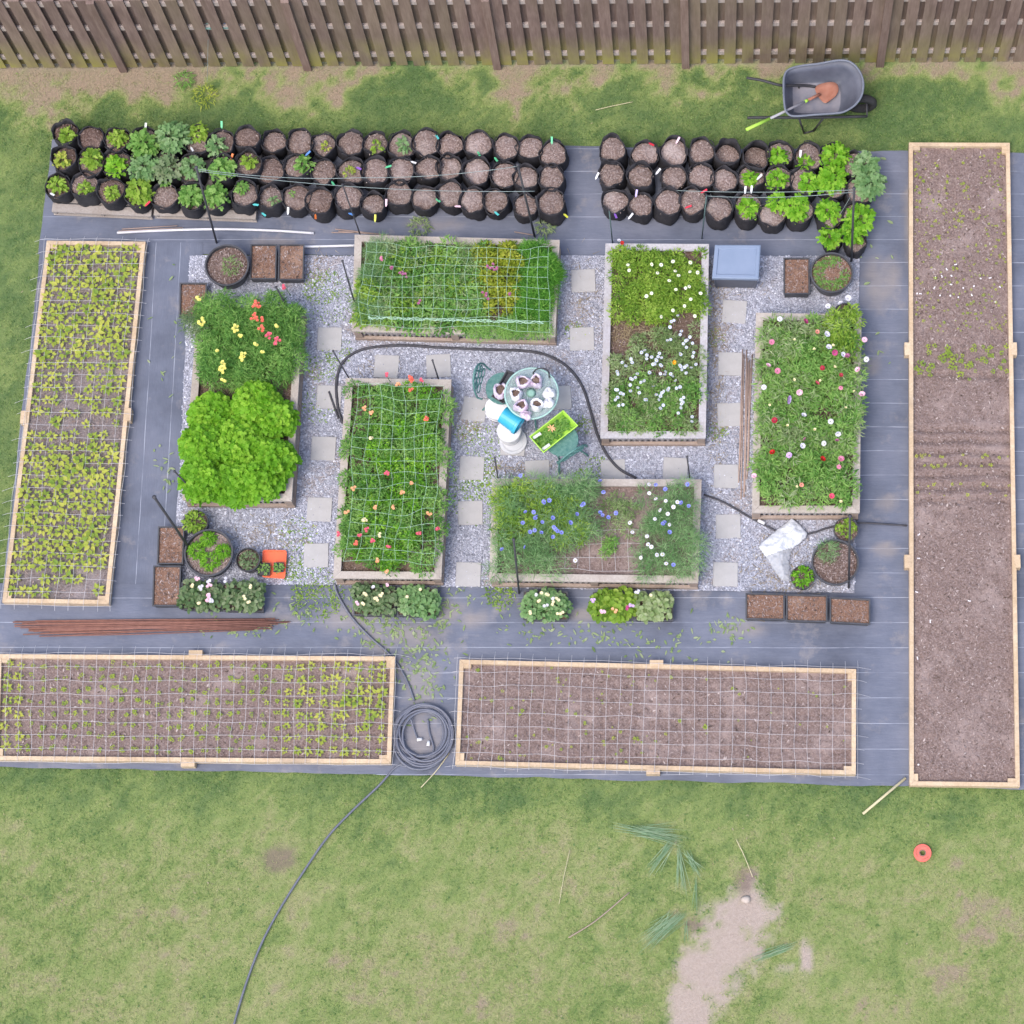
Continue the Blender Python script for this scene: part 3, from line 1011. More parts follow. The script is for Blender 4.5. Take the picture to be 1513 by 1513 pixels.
# little green clips on the fence rail
M['teal'] = simple('teal_plastic', (.13, .26, .24), (.17, .30, .28), 5, .5)
for (u, v, lab) in ((308, 36, 'pale green bracket on the upper fence rail, the left one'), (334, 35, 'pale green bracket with a blue cap on the upper fence rail')):
    p = W(u, v, 1.08)
    t = thing('rail_bracket', p, lab, 'bracket', 'green brackets on the fence')
    mb = MB(); mb.box(p.x - .04, p.y - .06, p.z - .01, p.x + .04, p.y + .02, p.z + .02); mb.build('plate', M['teal'], t)
    mb = MB(); mb.lathe([(0, .02), (.018, .02), (.022, .05), (.016, .07), (0, .07)], (p.x - .01, p.y + .0, p.z), 12)
    mb.build('cap', simple('cap_plastic', (.10, .16, .30) if 'blue' in lab else (.2, .3, .27), None, 5, .4), t, smooth=True)

# ------------------------------------------------------------------ grow bags and pallets
m, nt, b = newmat('black_fabric')
n = noise(nt, 30, 4); n2 = noise(nt, 5, 4)
nt.links.new(mixc(nt, .5, ramp(nt, n2, [(.3, (.022, .021, .026)), (.7, (.050, .049, .058))]), ramp(nt, n, [(.3, (.02, .02, .024)), (.7, (.055, .054, .06))])), b.inputs['Base Color'])
b.inputs['Roughness'].default_value = .85
b.inputs['Specular IOR Level'].default_value = .2
bump(nt, b, n, .4, .006)
M['bag'] = m
M['tag'] = {}
def tagmat(k, c):
    if k not in M['tag']:
        M['tag'][k] = simple('tag_' + k, c, None, 5, .4)
    return M['tag'][k]

c1, c2, c3 = crop(3.026, 0, 0), crop(3.362, 450, 150), crop(3.026, 850, 60)
def px1(x, y): return (x / 3.026, y / 3.026)
def px2(x, y): return (450 + x / 3.362, 150 + y / 3.362)
def px3(x, y): return (850 + x / 3.026, 60 + y / 3.026)
rowsL = [
    [px1(*p) for p in ((300, 605), (418, 610), (530, 620), (640, 625), (765, 622), (888, 625), (985, 630), (1098, 627), (1218, 627), (1335, 632), (1452, 640))] + [px2(*p) for p in ((228, 215), (350, 215), (478, 212), (610, 200), (733, 205), (865, 210), (993, 225), (1120, 235), (1242, 252))],
    [px1(*p) for p in ((295, 715), (410, 718), (525, 735), (635, 745), (747, 748), (860, 750), (990, 757), (1107, 740), (1220, 765), (1335, 745))] + [px2(*p) for p in ((95, 340), (225, 345), (355, 355), (490, 345), (603, 325), (720, 328), (850, 343), (985, 355), (1110, 378), (1230, 378))],
    [px1(*p) for p in ((265, 825), (385, 838), (500, 852), (617, 870), (740, 870), (855, 882), (967, 882), (1085, 870), (1205, 890), (1320, 882))] + [px2(*p) for p in ((80, 500), (212, 482), (340, 500), (475, 465), (595, 472), (725, 455), (845, 487), (955, 485), (1095, 510), (1230, 510))],
]
rowsR = [
    [px3(*p) for p in ((175, 497), (302, 502), (430, 492), (558, 487), (672, 512), (800, 512), (920, 512), (1035, 522), (1160, 522), (1255, 545))],
    [px3(*p) for p in ((170, 602), (300, 617), (440, 607), (560, 602), (663, 627), (795, 617), (910, 622), (1025, 637), (1148, 640), (1262, 662))],
    [px3(*p) for p in ((182, 715), (292, 732), (405, 727), (530, 715), (643, 757), (770, 752), (880, 772), (995, 762), (1130, 772), (1250, 777))],
]
BAGS = []     # (pos of soil centre, label tail)
ROWN = ['back', 'middle', 'front']
def grow_bag(u, v, zb, label, low=False, rad=.172, hgt=.27, nm='grow_bag', squash=True):
    ht = hgt * random.uniform(.92, 1.08)
    sz = zb + ht - .012
    c = W(u, v, sz)
    t = thing(nm, (c.x, c.y, zb), label, 'grow bag', 'black grow bags')
    sx, sy = random.uniform(.88, 1.02), random.uniform(.88, 1.12)
    rr_ = min(max((.05 + .75 * u / 830 if u < 850 else .78) + random.uniform(-.3, .3), 0), 1)
    rad = rad * random.uniform(.98, 1.08)
    lean = Vector((random.uniform(-.03, .03), random.uniform(-.03, .03), 0))
    up = .10 if low else random.uniform(.025, .045)
    mb = MB()
    o0 = len(mb.v)
    r = rad
    prof = [(0, 0), (r * .96, 0), (r * 1.02, .03), (r * 1.04, ht * .4), (r * 1.0, ht * .75), (r * .99, ht), (r * 1.0, ht + up), (r * .955, ht + up + .004), (r * .94, ht - .005), (r * .93, ht - .04)]
    mb.lathe(prof, (c.x, c.y, zb), 40, wob=.055, sx=sx, sy=sy)
    # uneven, slumped upper edge
    ph, ph2 = random.random() * 6.28, random.random() * 6.28
    for i in range(o0, len(mb.v)):
        p = mb.v[i]
        hh = (p[2] - zb) / ht
        a = math.atan2(p[1] - c.y, p[0] - c.x)
        dz = 0
        if hh > .95:
            dz = .022 * math.sin(2 * a + ph) + .014 * math.sin(5 * a + ph2)
        mb.v[i] = (p[0] + lean.x * hh + (.007 * math.sin(7 * a + 12 * hh + ph) + .002 * math.sin(13 * a + ph2)) * math.cos(a), p[1] + lean.y * hh + (.007 * math.cos(6 * a + 9 * hh) + .002 * math.sin(13 * a + ph2)) * math.sin(a), p[2] + dz)
    mb.build('bag_wall', M['bag'], t, smooth=True)
    # soil
    mb = MB()
    rings = [(0, .02), (r * .35, .018), (r * .65, .008), (r * .93, -.012)]
    drop = .09 if low else random.choice((0, 0, 0, .012, .03))
    mb.lathe([(q, z_ + .0) for q, z_ in rings], (c.x + lean.x, c.y + lean.y, sz - drop), 20, sx=sx, sy=sy, wob=.03, r=rr_)
    for i in range(len(mb.v)):
        p = mb.v[i]
        mb.v[i] = (p[0], p[1], p[2] + random.uniform(-.006, .006))
    mb.f = [f[::-1] for f in mb.f]
    n = 90
    ang = rng.random(n) * 6.283; rr = rad * .88 * np.sqrt(rng.random(n))
    P = np.stack([c.x + lean.x + rr * np.cos(ang) * sx, c.y + lean.y + rr * np.sin(ang) * sy, np.full(n, sz - drop + .014) - .015 * (rr / rad) ** 2], 1)
    Vc, Fc, Rc = leaves(P, rng.random(n) * 6.283, rng.normal(.1, .3, n), rng.uniform(.012, .04, n), rng.uniform(.005, .013, n), 0, np.clip(rng.normal(.42 + .4 * rr_, .25, n), 0, 1), 'lance', fold=.02)
    k0 = len(mb.v)
    mb.v += [tuple(p) for p in Vc]; mb.r += list(Rc); mb.f += [tuple(f + k0) for f in Fc]; mb.mi += [1] * len(Fc)
    mb.build('soil', [M['bag_soil'], M['chips']], t)
    for sgn in (0, math.pi):
        a = ph + sgn
        pts = []
        for k in range(7):
            s_ = (k - 3) / 3
            q = r * 1.03
            aa = a + s_ * .28
            pts.append((c.x + lean.x + q * sx * math.cos(aa), c.y + lean.y + q * sy * math.sin(aa), zb + ht + up * .5 + .02 * (1 - s_ * s_)))
        mb = MB(); mb.tube(pts, .007, 5)
        mb.build('handle', M['bag'], t, smooth=True)
    return c, t

planted = {}
def P1(row, i, x, y, r, kind, n=26): planted.setdefault(('L', row, i), []).append((px1(x, y), r * .88 / 3.026 / 122, kind, n))
def P2(row, i, x, y, r, kind, n=20): planted.setdefault(('L', row, i), []).append((px2(x, y), r / 3.362 / 122, kind, n))
def P3(row, i, x, y, r, kind, n=30): planted.setdefault(('R', row, i), []).append((px3(x, y), r / 3.026 / 122, kind, n))
P1(0, 0, 300, 600, 38, 'lime'); P1(0, 2, 525, 610, 42, 'lime'); P1(0, 3, 640, 640, 68, 'midlight', 60); P1(0, 4, 765, 605, 80, 'blueg', 80); P1(0, 5, 885, 585, 42, 'lime', 34); P1(0, 6, 965, 645, 45, 'blueg')
P1(0, 10, 1455, 650, 24, 'seed', 10); P2(0, 12, 360, 220, 30, 'lime', 14); P2(0, 13, 490, 210, 34, 'blueg', 16)
P1(1, 0, 275, 710, 36, 'seed'); P1(1, 1, 410, 705, 46, 'lime', 34); P1(1, 2, 515, 735, 46, 'limey', 34); P1(1, 3, 640, 740, 66, 'blueg', 60); P1(1, 4, 745, 745, 58, 'geran', 44); P1(1, 5, 855, 745, 52, 'blueg', 40); P1(1, 6, 990, 750, 52, 'midlight', 40); P1(1, 7, 1110, 720, 36, 'lime'); P1(1, 9, 1355, 730, 40, 'midlight'); P2(1, 11, 220, 345, 26, 'seed', 10)
P1(2, 0, 255, 825, 40, 'lime'); P1(2, 1, 375, 840, 34, 'lime'); P1(2, 2, 500, 858, 34, 'lime'); P1(2, 3, 620, 850, 58, 'lime', 44); P1(2, 4, 740, 810, 24, 'midlight', 12); P1(2, 5, 850, 872, 52, 'midlight', 44); P1(2, 6, 960, 872, 52, 'midlight', 44); P1(2, 7, 1080, 838, 32, 'midlight'); P1(2, 8, 1220, 895, 26, 'blueg', 12); P1(2, 9, 1305, 865, 16, 'midlight', 8)
P3(0, 6, 910, 510, 38, 'limey'); P3(0, 7, 1030, 540, 32, 'limey', 18); P3(0, 8, 1163, 512, 54, 'limey', 44); P3(0, 9, 1295, 548, 54, 'blueg', 50)
P3(1, 5, 785, 612, 30, 'limey'); P3(1, 6, 905, 615, 40, 'limey'); P3(1, 7, 1047, 630, 42, 'limey', 36); P3(1, 8, 1150, 612, 62, 'limey', 54); P3(1, 9, 1318, 635, 62, 'blueg', 64)
P3(2, 5, 772, 745, 40, 'limey'); P3(2, 6, 905, 717, 40, 'limey', 32); P3(2, 7, 992, 740, 50, 'limey', 44); P3(2, 8, 1128, 755, 46, 'limey', 36); P3(2, 9, 1275, 790, 60, 'limey', 54)
KIND = {'lime': (M['lime'], 'light green'), 'limey': (M['parsley'], 'bright lime green'), 'blueg': (M['blueg'], 'blue green'), 'midlight': (M['mid'], 'mid green'), 'geran': (M['geran'], 'olive green'), 'seed': (M['seed'], 'yellow green')}

def potted_plant(name, c, r, h, n, mat, label, group, L=None, outline='lobed', cat='plant', rb=.55):
    L = L or max(.035, min(.10, r * .75))
    V, Fc, R = bush((c.x, c.y, c.z), r * .8, h, n * 2, L, L * .62, outline, rb, .25, (-.05, .8), .3)
    st_n = max(4, n // 5)
    a = rng.random(st_n) * 6.283
    q = r * .5 * rng.random(st_n)
    P = np.stack([np.full(st_n, c.x), np.full(st_n, c.y), np.full(st_n, c.z)], 1)
    Vs, Fs, Rs = leaves(P, a, rng.uniform(.6, 1.4, st_n), h * .9, .008, 0, np.full(st_n, .6), 'needle')
    t = thing(name, (c.x, c.y, c.z), label, cat, group)
    npmesh('foliage', V, Fc, R, mat, t)
    npmesh('stem', Vs, Fs, Rs, mat, t)
    return t

BAGPOS = []
for blk, rows, bname in (('L', rowsL, 'longer'), ('R', rowsR, 'shorter')):
    for ri, row in enumerate(rows):
        for i, (u, v) in enumerate(row):
            zb = .13 if (blk == 'L' and u < 385) else .012
            has = planted.get((blk, ri, i))
            low = blk == 'R' and ri == 0 and i in (4, 5)
            tail = f'{ORD[i]} from left, {ROWN[ri]} row, {bname} block'
            what = 'slack half empty black grow bag' if low else ('black grow bag holding a leafy plant' if has else 'soil filled black grow bag')
            c, t = grow_bag(u, v, zb, f'{what}, {tail}', low)
            BAGPOS.append((c, tail))
            for (pp, r, kind, n) in has or ():
                pc = W(*pp, c.z + r * .7)
                mat, cn = KIND[kind]
                potted_plant('leafy_plant', Vector((pc.x, pc.y, c.z)), r, r * 1.0, n, mat, f'{cn} leafy plant in the bag {tail}', 'leafy plants in the grow bags', outline='lobed', rb=.6)
# two small round pots at the foot of the shorter block
for (x, y, plx, ply, r, txt) in ((1150, 890, 1138, 872, 44, 'left'), (1250, 905, 1243, 848, 48, 'right')):
    u, v = px3(x, y)
    c, t = grow_bag(u, v, .012, f'small black bag alone in front of the shorter block, the {txt} one', rad=.125, hgt=.2)
    u, v = px3(plx, ply)
    pc = W(u, v, c.z + .12)
    potted_plant('leafy_plant', Vector((pc.x, pc.y, c.z)), r / 3.026 / 122, .16, 40, M['parsley'], f'bright lime green leafy plant in the small separate bag, {txt} one', 'leafy plants in the grow bags')

def pallet(ua, va, ub, vb, txt):
    a, b_ = W(ua, va), W(ub, vb)
    d = (b_ - a); ln = d.length; ang = math.atan2(d.y, d.x)
    base = Matrix.Translation(a) @ Matrix.Rotation(ang, 4, 'Z')
    t = thing('wooden_pallet', a, txt, 'pallet', 'pallets under the grow bags')
    dep = 1.02
    for k in range(3):
        x0 = (ln - .045) * k / 2
        mb = MB(); mb.box(x0, 0.012, .025, x0 + .045, dep - .012, .105, M4=base); mb.build('stringer', M['pallet'], t)
    for k in range(8):
        y0 = (dep - .11) * k / 7
        mb = MB(); mb.box(0, y0, .1055, ln, y0 + .11, .128, M4=base); mb.build('deck_board', M['pallet'], t)
    mb = MB(); mb.box(0, 0, .002 + .012, ln, .1, .0245, M4=base); mb.build('base_board', M['pallet'], t)
pallet(80, 318, 226, 325, 'grey wooden pallet under the leftmost grow bags')
pallet(230, 323, 380, 329, 'grey wooden pallet under the grow bags, beside another pallet')

# plant tags
TC = {'white': (.75, .76, .80), 'red': (.62, .04, .07), 'cyan': (.12, .60, .60), 'orange': (.75, .20, .05), 'blue': (.10, .25, .60), 'green': (.12, .55, .28), 'purple': (.30, .14, .60), 'yellow': (.65, .68, .08), 'pink': (.8, .55, .66), 'lilac': (.5, .42, .75)}
TAGS = [(px1, 232, 865, 'white', -35), (px1, 857, 663, 'white', -60), (px1, 650, 563, 'white', 80), (px1, 658, 908, 'red', 35), (px1, 1142, 912, 'cyan', -20), (px1, 1178, 955, 'cyan', -45), (px1, 1287, 940, 'white', 85), (px1, 1410, 965, 'orange', -80), (px1, 1035, 700, 'orange', 70), (px1, 1375, 683, 'blue', 35), (px1, 990, 555, 'green', 90),
        (px2, 658, 172, 'cyan', -60), (px2, 865, 255, 'green', -65), (px2, 950, 283, 'green', -60), (px2, 540, 298, 'white', -30), (px2, 268, 328, 'purple', -35), (px2, 230, 555, 'blue', -30), (px2, 350, 577, 'yellow', 85), (px2, 662, 487, 'green', -45), (px2, 760, 517, 'pink', -15), (px2, 953, 552, 'cyan', -50), (px2, 1297, 563, 'yellow', -50), (px2, 405, 500, 'pink', 85), (px2, 415, 320, 'green', 5), (px2, 140, 403, 'green', -60), (px2, 1228, 190, 'green', 90),
        (px3, 340, 460, 'red', -40), (px3, 458, 443, 'pink', 55), (px3, 97, 602, 'white', 60), (px3, 370, 582, 'white', 45), (px3, 180, 780, 'purple', -70), (px3, 247, 782, 'white', 45), (px3, 273, 680, 'lilac', 80), (px3, 505, 740, 'red', 10), (px3, 1007, 503, 'white', 85), (px3, 823, 607, 'white', 40), (px3, 760, 665, 'white', 85), (px3, 788, 662, 'white', 85), (px3, 575, 670, 'red', 20)]
for (pf, x, y, cn, deg) in TAGS:
    u, v = pf(x, y)
    z = .36 if not (pf is px1 and x < 1165) else .46
    p = W(u, v, z)
    near = min(BAGPOS, key=lambda q: (q[0].x - p.x) ** 2 + (q[0].y - p.y) ** 2)[1]
    a = math.radians(deg)
    d = Vector((math.cos(a), math.sin(a), 0))
    s_ = Vector((-d.y, d.x, 0))
    mb = MB()
    L = .085
    lo_, hi = p - d * L / 2 - Vector((0, 0, .035)), p + d * L / 2 + Vector((0, 0, .01))
    k = .0125
    n_ = (hi - lo_).cross(s_).normalized() * .001
    vs = []
    for e in (n_, -n_):
        vs += [lo_ - s_ * k * .3 + e, lo_ + s_ * k * .3 + e, lo_.lerp(hi, .25) + s_ * k + e, hi + s_ * k + e, hi - s_ * k + e, lo_.lerp(hi, .25) - s_ * k + e]
    fs = [(0, 1, 2, 3, 4, 5), (11, 10, 9, 8, 7, 6)] + [(i, i + 6, (i + 1) % 6 + 6, (i + 1) % 6) for i in range(6)]
    mb.add(vs, fs)
    tag(mb.build('plant_tag', tagmat(cn, TC[cn]), loc=tuple(p)), f'{cn} plant tag at the bag {near}', 'plant tag', 'plastic plant tags')

# ------------------------------------------------------------------ seedlings in the outer beds
SEEDV = []
for k in range(8):
    sz = random.uniform(.07, .10)
    V, Fc, R = rosette(random.choice((7, 8, 9, 10)), .05, .07, sz * .9, sz * random.uniform(.46, .6), 'spear', .3 + .6 * random.random(), .2)
    SEEDV.append((V, Fc, R))
seed_meshes = []
def seed_obj(name, p, sc, mi, label, group):
    if len(seed_meshes) <= mi:
        V, Fc, R = SEEDV[mi]
        o = npmesh(name, V, Fc, R, M['seed'])
        seed_meshes.append(o.data)
    else:
        o = bpy.data.objects.new(name, seed_meshes[mi])
        COL.objects.link(o)
    o.location = p
    o.scale = (sc, sc, sc)
    o.rotation_euler = (0, 0, random.random() * 6.28)
    tag(o, label, 'seedling', group)
    return o
for k in range(8):
    pass
def bil(q, u, v):
    a, b_, c, d = q
    return a * (1 - u) * (1 - v) + b_ * u * (1 - v) + c * u * v + d * (1 - u) * v
qL = inset([W(*p, .1) for p in OB['L']], .07)
cnt = 0
tiny = []
NU, NV = 9, 30
for j in range(NV):
    for i in range(NU):
        u = (i + .5 + random.uniform(-.14, .14)) / NU
        v = (j + .5 + random.uniform(-.16, .16)) / NV
        p = bil(qL, u, v); p.z = .095
        # thin patch about half way
        gap = math.exp(-(((u - .42) / .3) ** 2 + ((v - .45) / .045) ** 2)) + .8 * math.exp(-((v - .52) / .02) ** 2) + .7 * math.exp(-((v - .965) / .02) ** 2)
        if random.random() < gap * .75:
            continue
        sc = random.uniform(.74, 1.05) * (1.06 if v < .33 or v > .6 else .88)
        seed_obj('young_seedling', p, sc, cnt % 8 if cnt >= 8 else cnt, 'yellow green young seedling in rows under the netting of the left bed', 'seedlings in the left bed')
        cnt += 1
qB = inset([W(*p, .1) for p in OB['BL']], .07)
for j in range(8):
    for i in range(33):
        u = (i + .5 + random.uniform(-.15, .15)) / 33
        v = (j + .5 + random.uniform(-.15, .15)) / 8
        p = bil(qB, u, v); p.z = .095
        big = max(1 - u / .075, (u - .70) / .25, 0)
        if big > .12 and random.random() < .9 and cnt < 300:
            seed_obj('young_seedling', p, random.uniform(.62, .82) * (.8 + .3 * min(big, 1)), random.randrange(8), 'yellow green seedling near either end of the bottom left netted bed', 'seedlings in the bottom left bed')
            cnt += 1
        elif big > .12:
            tiny.append((p, random.uniform(.5, .7), .4 + .5 * random.random()))
        else:
            for _ in range(2):
                tiny.append((p + Vector((random.uniform(-.03, .03), random.uniform(-.03, .03), 0)), random.uniform(.15, .42), .1 + .5 * random.random()))
qBR = inset([W(*p, .1) for p in OB['BR']], .07)
for _ in range(110):
    u, v = random.random(), random.random()
    if random.random() < .55:
        u = u * .5
    p = bil(qBR, u, v); p.z = .095
    tiny.append((p, random.uniform(.1, .28) * (1.6 if random.random() < .1 else 1), .2 + .5 * random.random()))
qR = inset([W(*p, .1) for p in OB['R']], .07)
for _ in range(330):
    u, v = random.random(), random.random() * .31
    p = bil(qR, u, v); p.z = .095
    tiny.append((p, random.uniform(.09, .25), .3 + .6 * random.random()))
for j in range(2):
    for i in range(17):
        u, v = (i + random.random()) / 17, .352 + .012 * j + random.uniform(-.006, .006) + .008 * math.sin(i * .9) + random.gauss(0, .004)
        p = bil(qR, u, v); p.z = .1
        tiny.append((p, random.uniform(.28, .62), random.uniform(0, .3)))
for i in range(16):
    p = bil(qR, random.random(), random.uniform(.325, .345)); p.z = .095
    tiny.append((p, random.uniform(.3, .5), .25))
for i in range(46):
    p = bil(qR, random.random(), random.choice((.505, .52, .55, .565)) + random.uniform(-.003, .003)); p.z = .095
    tiny.append((p, random.uniform(.12, .3), random.uniform(.6, 1)))
parts = []
for p, sc, rb in tiny:
    V, Fc, R = SEEDV[random.randrange(8)]
    a = random.random() * 6.28
    ca, sa = math.cos(a), math.sin(a)
    V2 = np.stack([(V[:, 0] * ca - V[:, 1] * sa) * sc + p.x, (V[:, 0] * sa + V[:, 1] * ca) * sc + p.y, V[:, 2] * sc + p.z], 1)
    parts.append((V2, Fc, np.clip(R * .4 + rb * .6, 0, 1)))
V, Fc, R = join(parts)
tag(npmesh('seedling_sprouts', V, Fc, R, M['seed']), 'tiny sprouting seedlings scattered over the mulch of the low beds', None, None, 'stuff')
# pale flecks on the right bed
flecks = [(1398, 398), (1412, 391), (1382, 410), (1392, 408), (1405, 408), (1450, 412), (1463, 411), (1380, 425), (1405, 421), (1422, 425), (1440, 423), (1478, 423), (1360, 433), (1403, 437), (1415, 438), (1435, 436), (1470, 447), (1356, 434), (1390, 437), (1357, 825), (1354, 875), (1356, 972), (1374, 918), (1358, 790), (1432, 888), (1358, 1130), (45, 606), (52, 607)]
parts = []
for (u, v) in flecks:
    p = W(u, v, .10)
    n = 2
    P = np.array([[p.x, p.y, .105]] * n)
    parts.append(leaves(P, rng.random(n) * 6.28, np.full(n, .2), .022, .016, .1, np.ones(n), 'round'))
V, Fc, R = join(parts)
M['petalw'] = leafmat('white_petal', [(0, (.72, .70, .72)), (1, (.80, .78, .82))], .15)
tag(npmesh('fallen_petals', V, Fc, R, M['petalw']), 'pale fallen petals and flecks lying on the mulch', None, None, 'stuff')

# ------------------------------------------------------------------ nets
M['net'] = simple('white_net_cord', (.64, .63, .66), None, 5, .7)
M['netg'] = simple('pale_green_net_cord', (.38, .60, .42), (.46, .64, .52), 3, .7)
def net(px, z, nu, nv, mat, label, r=.0019, over=(0, 0, 0, 0), sag=.03, name='trellis_net', jit=.012, ins=.03):
    """px quad at height z; over: how far the cord ends stick out (u0,u1,v0,v1) in metres"""
    q = inset([W(*p, z) for p in px], ins)
    q = [Vector((p.x, p.y, z)) for p in q]
    mb = MB()
    lu, lv = (q[1] - q[0]).length, (q[3] - q[0]).length
    seed = random.randrange(1000)
    def pt(u, v):
        p = bil(q, u, v)
        inside = min(max(min(u, 1 - u), 0) * 6, 1) * min(max(min(v, 1 - v), 0) * 6, 1)
        jx = (float(vnoise(p.x, p.y, 3, seed)) - .5) * jit * 3
        jy = (float(vnoise(p.x, p.y, 3, seed + 5)) - .5) * jit * 3
        out = max(-u * lu, (u - 1) * lu, -v * lv, (v - 1) * lv, 0)
        return Vector((p.x + jx, p.y + jy, z - sag * inside * (.5 + float(vnoise(p.x, p.y, 1.5, seed + 9))) - out * .9))
    for i in range(nu + 1):
        u = i / nu
        v0, v1 = -over[2] / lv * random.uniform(.3, 1.2), 1 + over[3] / lv * random.uniform(.3, 1.2)
        m_ = nv * 2
        mb.tube([pt(u, v0 + (v1 - v0) * k / m_) for k in range(m_ + 1)], r, 4, cap=False)
    for j in range(nv + 1):
        v = j / nv
        u0, u1 = -over[0] / lu * random.uniform(.3, 1.2), 1 + over[1] / lu * random.uniform(.3, 1.2)
        m_ = nu * 2
        mb.tube([pt(u0 + (u1 - u0) * k / m_, v) for k in range(m_ + 1)], r, 4, cap=False)
    for i in range(1, nu):                    # knots
        for j in range(1, nv):
            p = pt(i / nu, j / nv)
            mb.lathe([(0, -r * 1.4), (r * 1.7, 0), (0, r * 1.4)], (p.x, p.y, p.z), 5)
    return tag(mb.build(name, mat, smooth=True), label, 'net', 'square trellis nets')
net(OB['L'], RZ + .03, 8, 29, M['net'], 'white square netting stretched over the left seedling bed', over=(.16, .04, .05, .05), sag=.015, ins=-.02)
net(OB['BL'], RZ + .03, 32, 8, M['net'], 'white square netting stretched over the bottom left bed', over=(0, .14, .12, .0), sag=.015, ins=-.02)
net(OB['BR'], RZ + .03, 32, 8, M['net'], 'white square netting over the bare mulch bed right of the hose', over=(.1, .18, .1, .03), sag=.015, ins=-.02)

# ------------------------------------------------------------------ bed plantings (masses nobody could count)
def region_points(poly, n):
    xs = [p[0] for p in poly]; ys = [p[1] for p in poly]
    out = np.zeros((0, 2))
    while len(out) < n:
        x = rng.uniform(min(xs), max(xs), n * 2); y = rng.uniform(min(ys), max(ys), n * 2)
        k = inpoly(x, y, poly)
        out = np.concatenate([out, np.stack([x[k], y[k]], 1)])
    return out[:n]

def mass(name, polypx, z, nplants, r, h, nleaf, L, Wd, outline, mat, label, rb=.5, rj=.22, rvar=.22, parent=None, el=(.0, .9), clump=None, droop=.25, sq=.6, dens=None):
    poly = [W(*p, z + h * .7) for p in polypx]
    pts = region_points(poly, nplants)
    parts = []
    for (x, y) in pts:
        hh = h * random.uniform(.6, 1.15)
        if dens is not None and random.random() > dens(x, y):
            continue
        parts.append(bush((x, y, z), r * random.uniform(.7, 1.2), hh, nleaf, L, Wd, outline, min(max(rb + random.gauss(0, rvar), 0), 1), rj, el, droop, sq))
    V, Fc, R = join(parts)
    return tag(npmesh(name, V, Fc, R, mat), label, None, None, 'stuff')

SZ = .30
k5 = lambda x, y: (500 + x / 4.323, 330 + y / 4.323)
# B1
mass('feathery_foliage', [k5(*p) for p in ((165, 120), (300, 110), (300, 600), (140, 600), (150, 330))], SZ, 45, .12, .26, 110, .09, .006, 'needle', M['blueg'], 'blue green feathery foliage at the left of the wide netted bed', .55)
mass('leafy_foliage', [k5(*p) for p in ((250, 150), (930, 130), (930, 640), (260, 620))], SZ, 110, .13, .26, 95, .055, .022, 'lance', M['mid'], 'mixed mid green foliage filling the middle of the wide netted bed', .5, rvar=.28)
mass('grassy_foliage', [k5(*p) for p in ((300, 150), (880, 130), (900, 640), (260, 620))], SZ, 50, .12, .30, 60, .10, .008, 'needle', M['dusty'], 'grey green wispy foliage among the wide netted bed greens', .5)
mass('lime_foliage', [k5(*p) for p in ((135, 380), (230, 370), (240, 610), (130, 620))], SZ, 20, .10, .25, 90, .05, .025, 'lance', M['lime'], 'lime foliage in the bottom left corner of the wide netted bed', .6)
mass('yellow_foliage', [k5(*p) for p in ((880, 135), (1150, 145), (1140, 600), (950, 560), (890, 420))], SZ, 48, .10, .27, 85, .05, .022, 'lance', M['yellow'], 'yellow green foliage in the right half of the wide netted bed', .5, rvar=.25)
mass('feathery_foliage', [k5(*p) for p in ((1160, 130), (1340, 135), (1385, 260), (1385, 420), (1325, 560), (1300, 660), (1160, 600))], SZ, 75, .11, .28, 130, .08, .010, 'needle', M['bright'], 'bright green feathery foliage spilling over the right end of the wide netted bed', .5)
mass('feathery_foliage', [k5(*p) for p in ((780, 620), (1340, 620), (1330, 680), (900, 690), (790, 680))], SZ, 26, .09, .24, 110, .08, .009, 'needle', M['mid'], 'green feathery fringe along the front rim of the wide netted bed', .7)
mass('lime_foliage', [k5(*p) for p in ((300, 200), (850, 200), (850, 620), (300, 620))], SZ, 40, .1, .28, 70, .05, .02, 'lance', M['lime'], 'lime tufts through the middle of the wide netted bed', .45)
# B4
B4in = [(522, 572), (662, 572), (655, 700), (645, 835), (503, 832), (512, 690)]
mass('feathery_foliage', B4in, SZ, 170, .12, .30, 120, .05, .014, 'lance', M['mid'], 'dense green foliage of the coral flower bed', .55, rvar=.25)
mass('lime_foliage', [(575, 560), (640, 565), (640, 700), (600, 830), (520, 830), (540, 700)], SZ, 60, .10, .32, 90, .05, .016, 'lance', M['parsley'], 'lighter green shoots among the coral flower bed', .35)
# B6 upper
k6 = lambda x, y: (250 + x / 4.45, 420 + y / 4.45)
mass('feathery_foliage', [k6(*p) for p in ((190, 110), (300, 70), (500, 110), (700, 80), (850, 170), (840, 560), (700, 640), (230, 660), (200, 400))], SZ, 120, .12, .42, 130, .075, .010, 'needle', M['mid'], 'dark green feathery foliage of the snapdragon end beside the bright bushes', .5, rvar=.25)
mass('leafy_foliage', [k6(*p) for p in ((200, 120), (840, 150), (820, 560), (230, 600))], SZ, 55, .11, .40, 70, .05, .016, 'lance', M['mid'], 'small leaved stems of the snapdragon end', .35)
mass('wispy_foliage', [k6(*p) for p in ((70, 220), (170, 190), (240, 300), (170, 310))], SZ, 12, .10, .34, 60, .07, .009, 'needle', M['geran'], 'wispy olive stems leaning out over the fabric left of the snapdragons', .5)
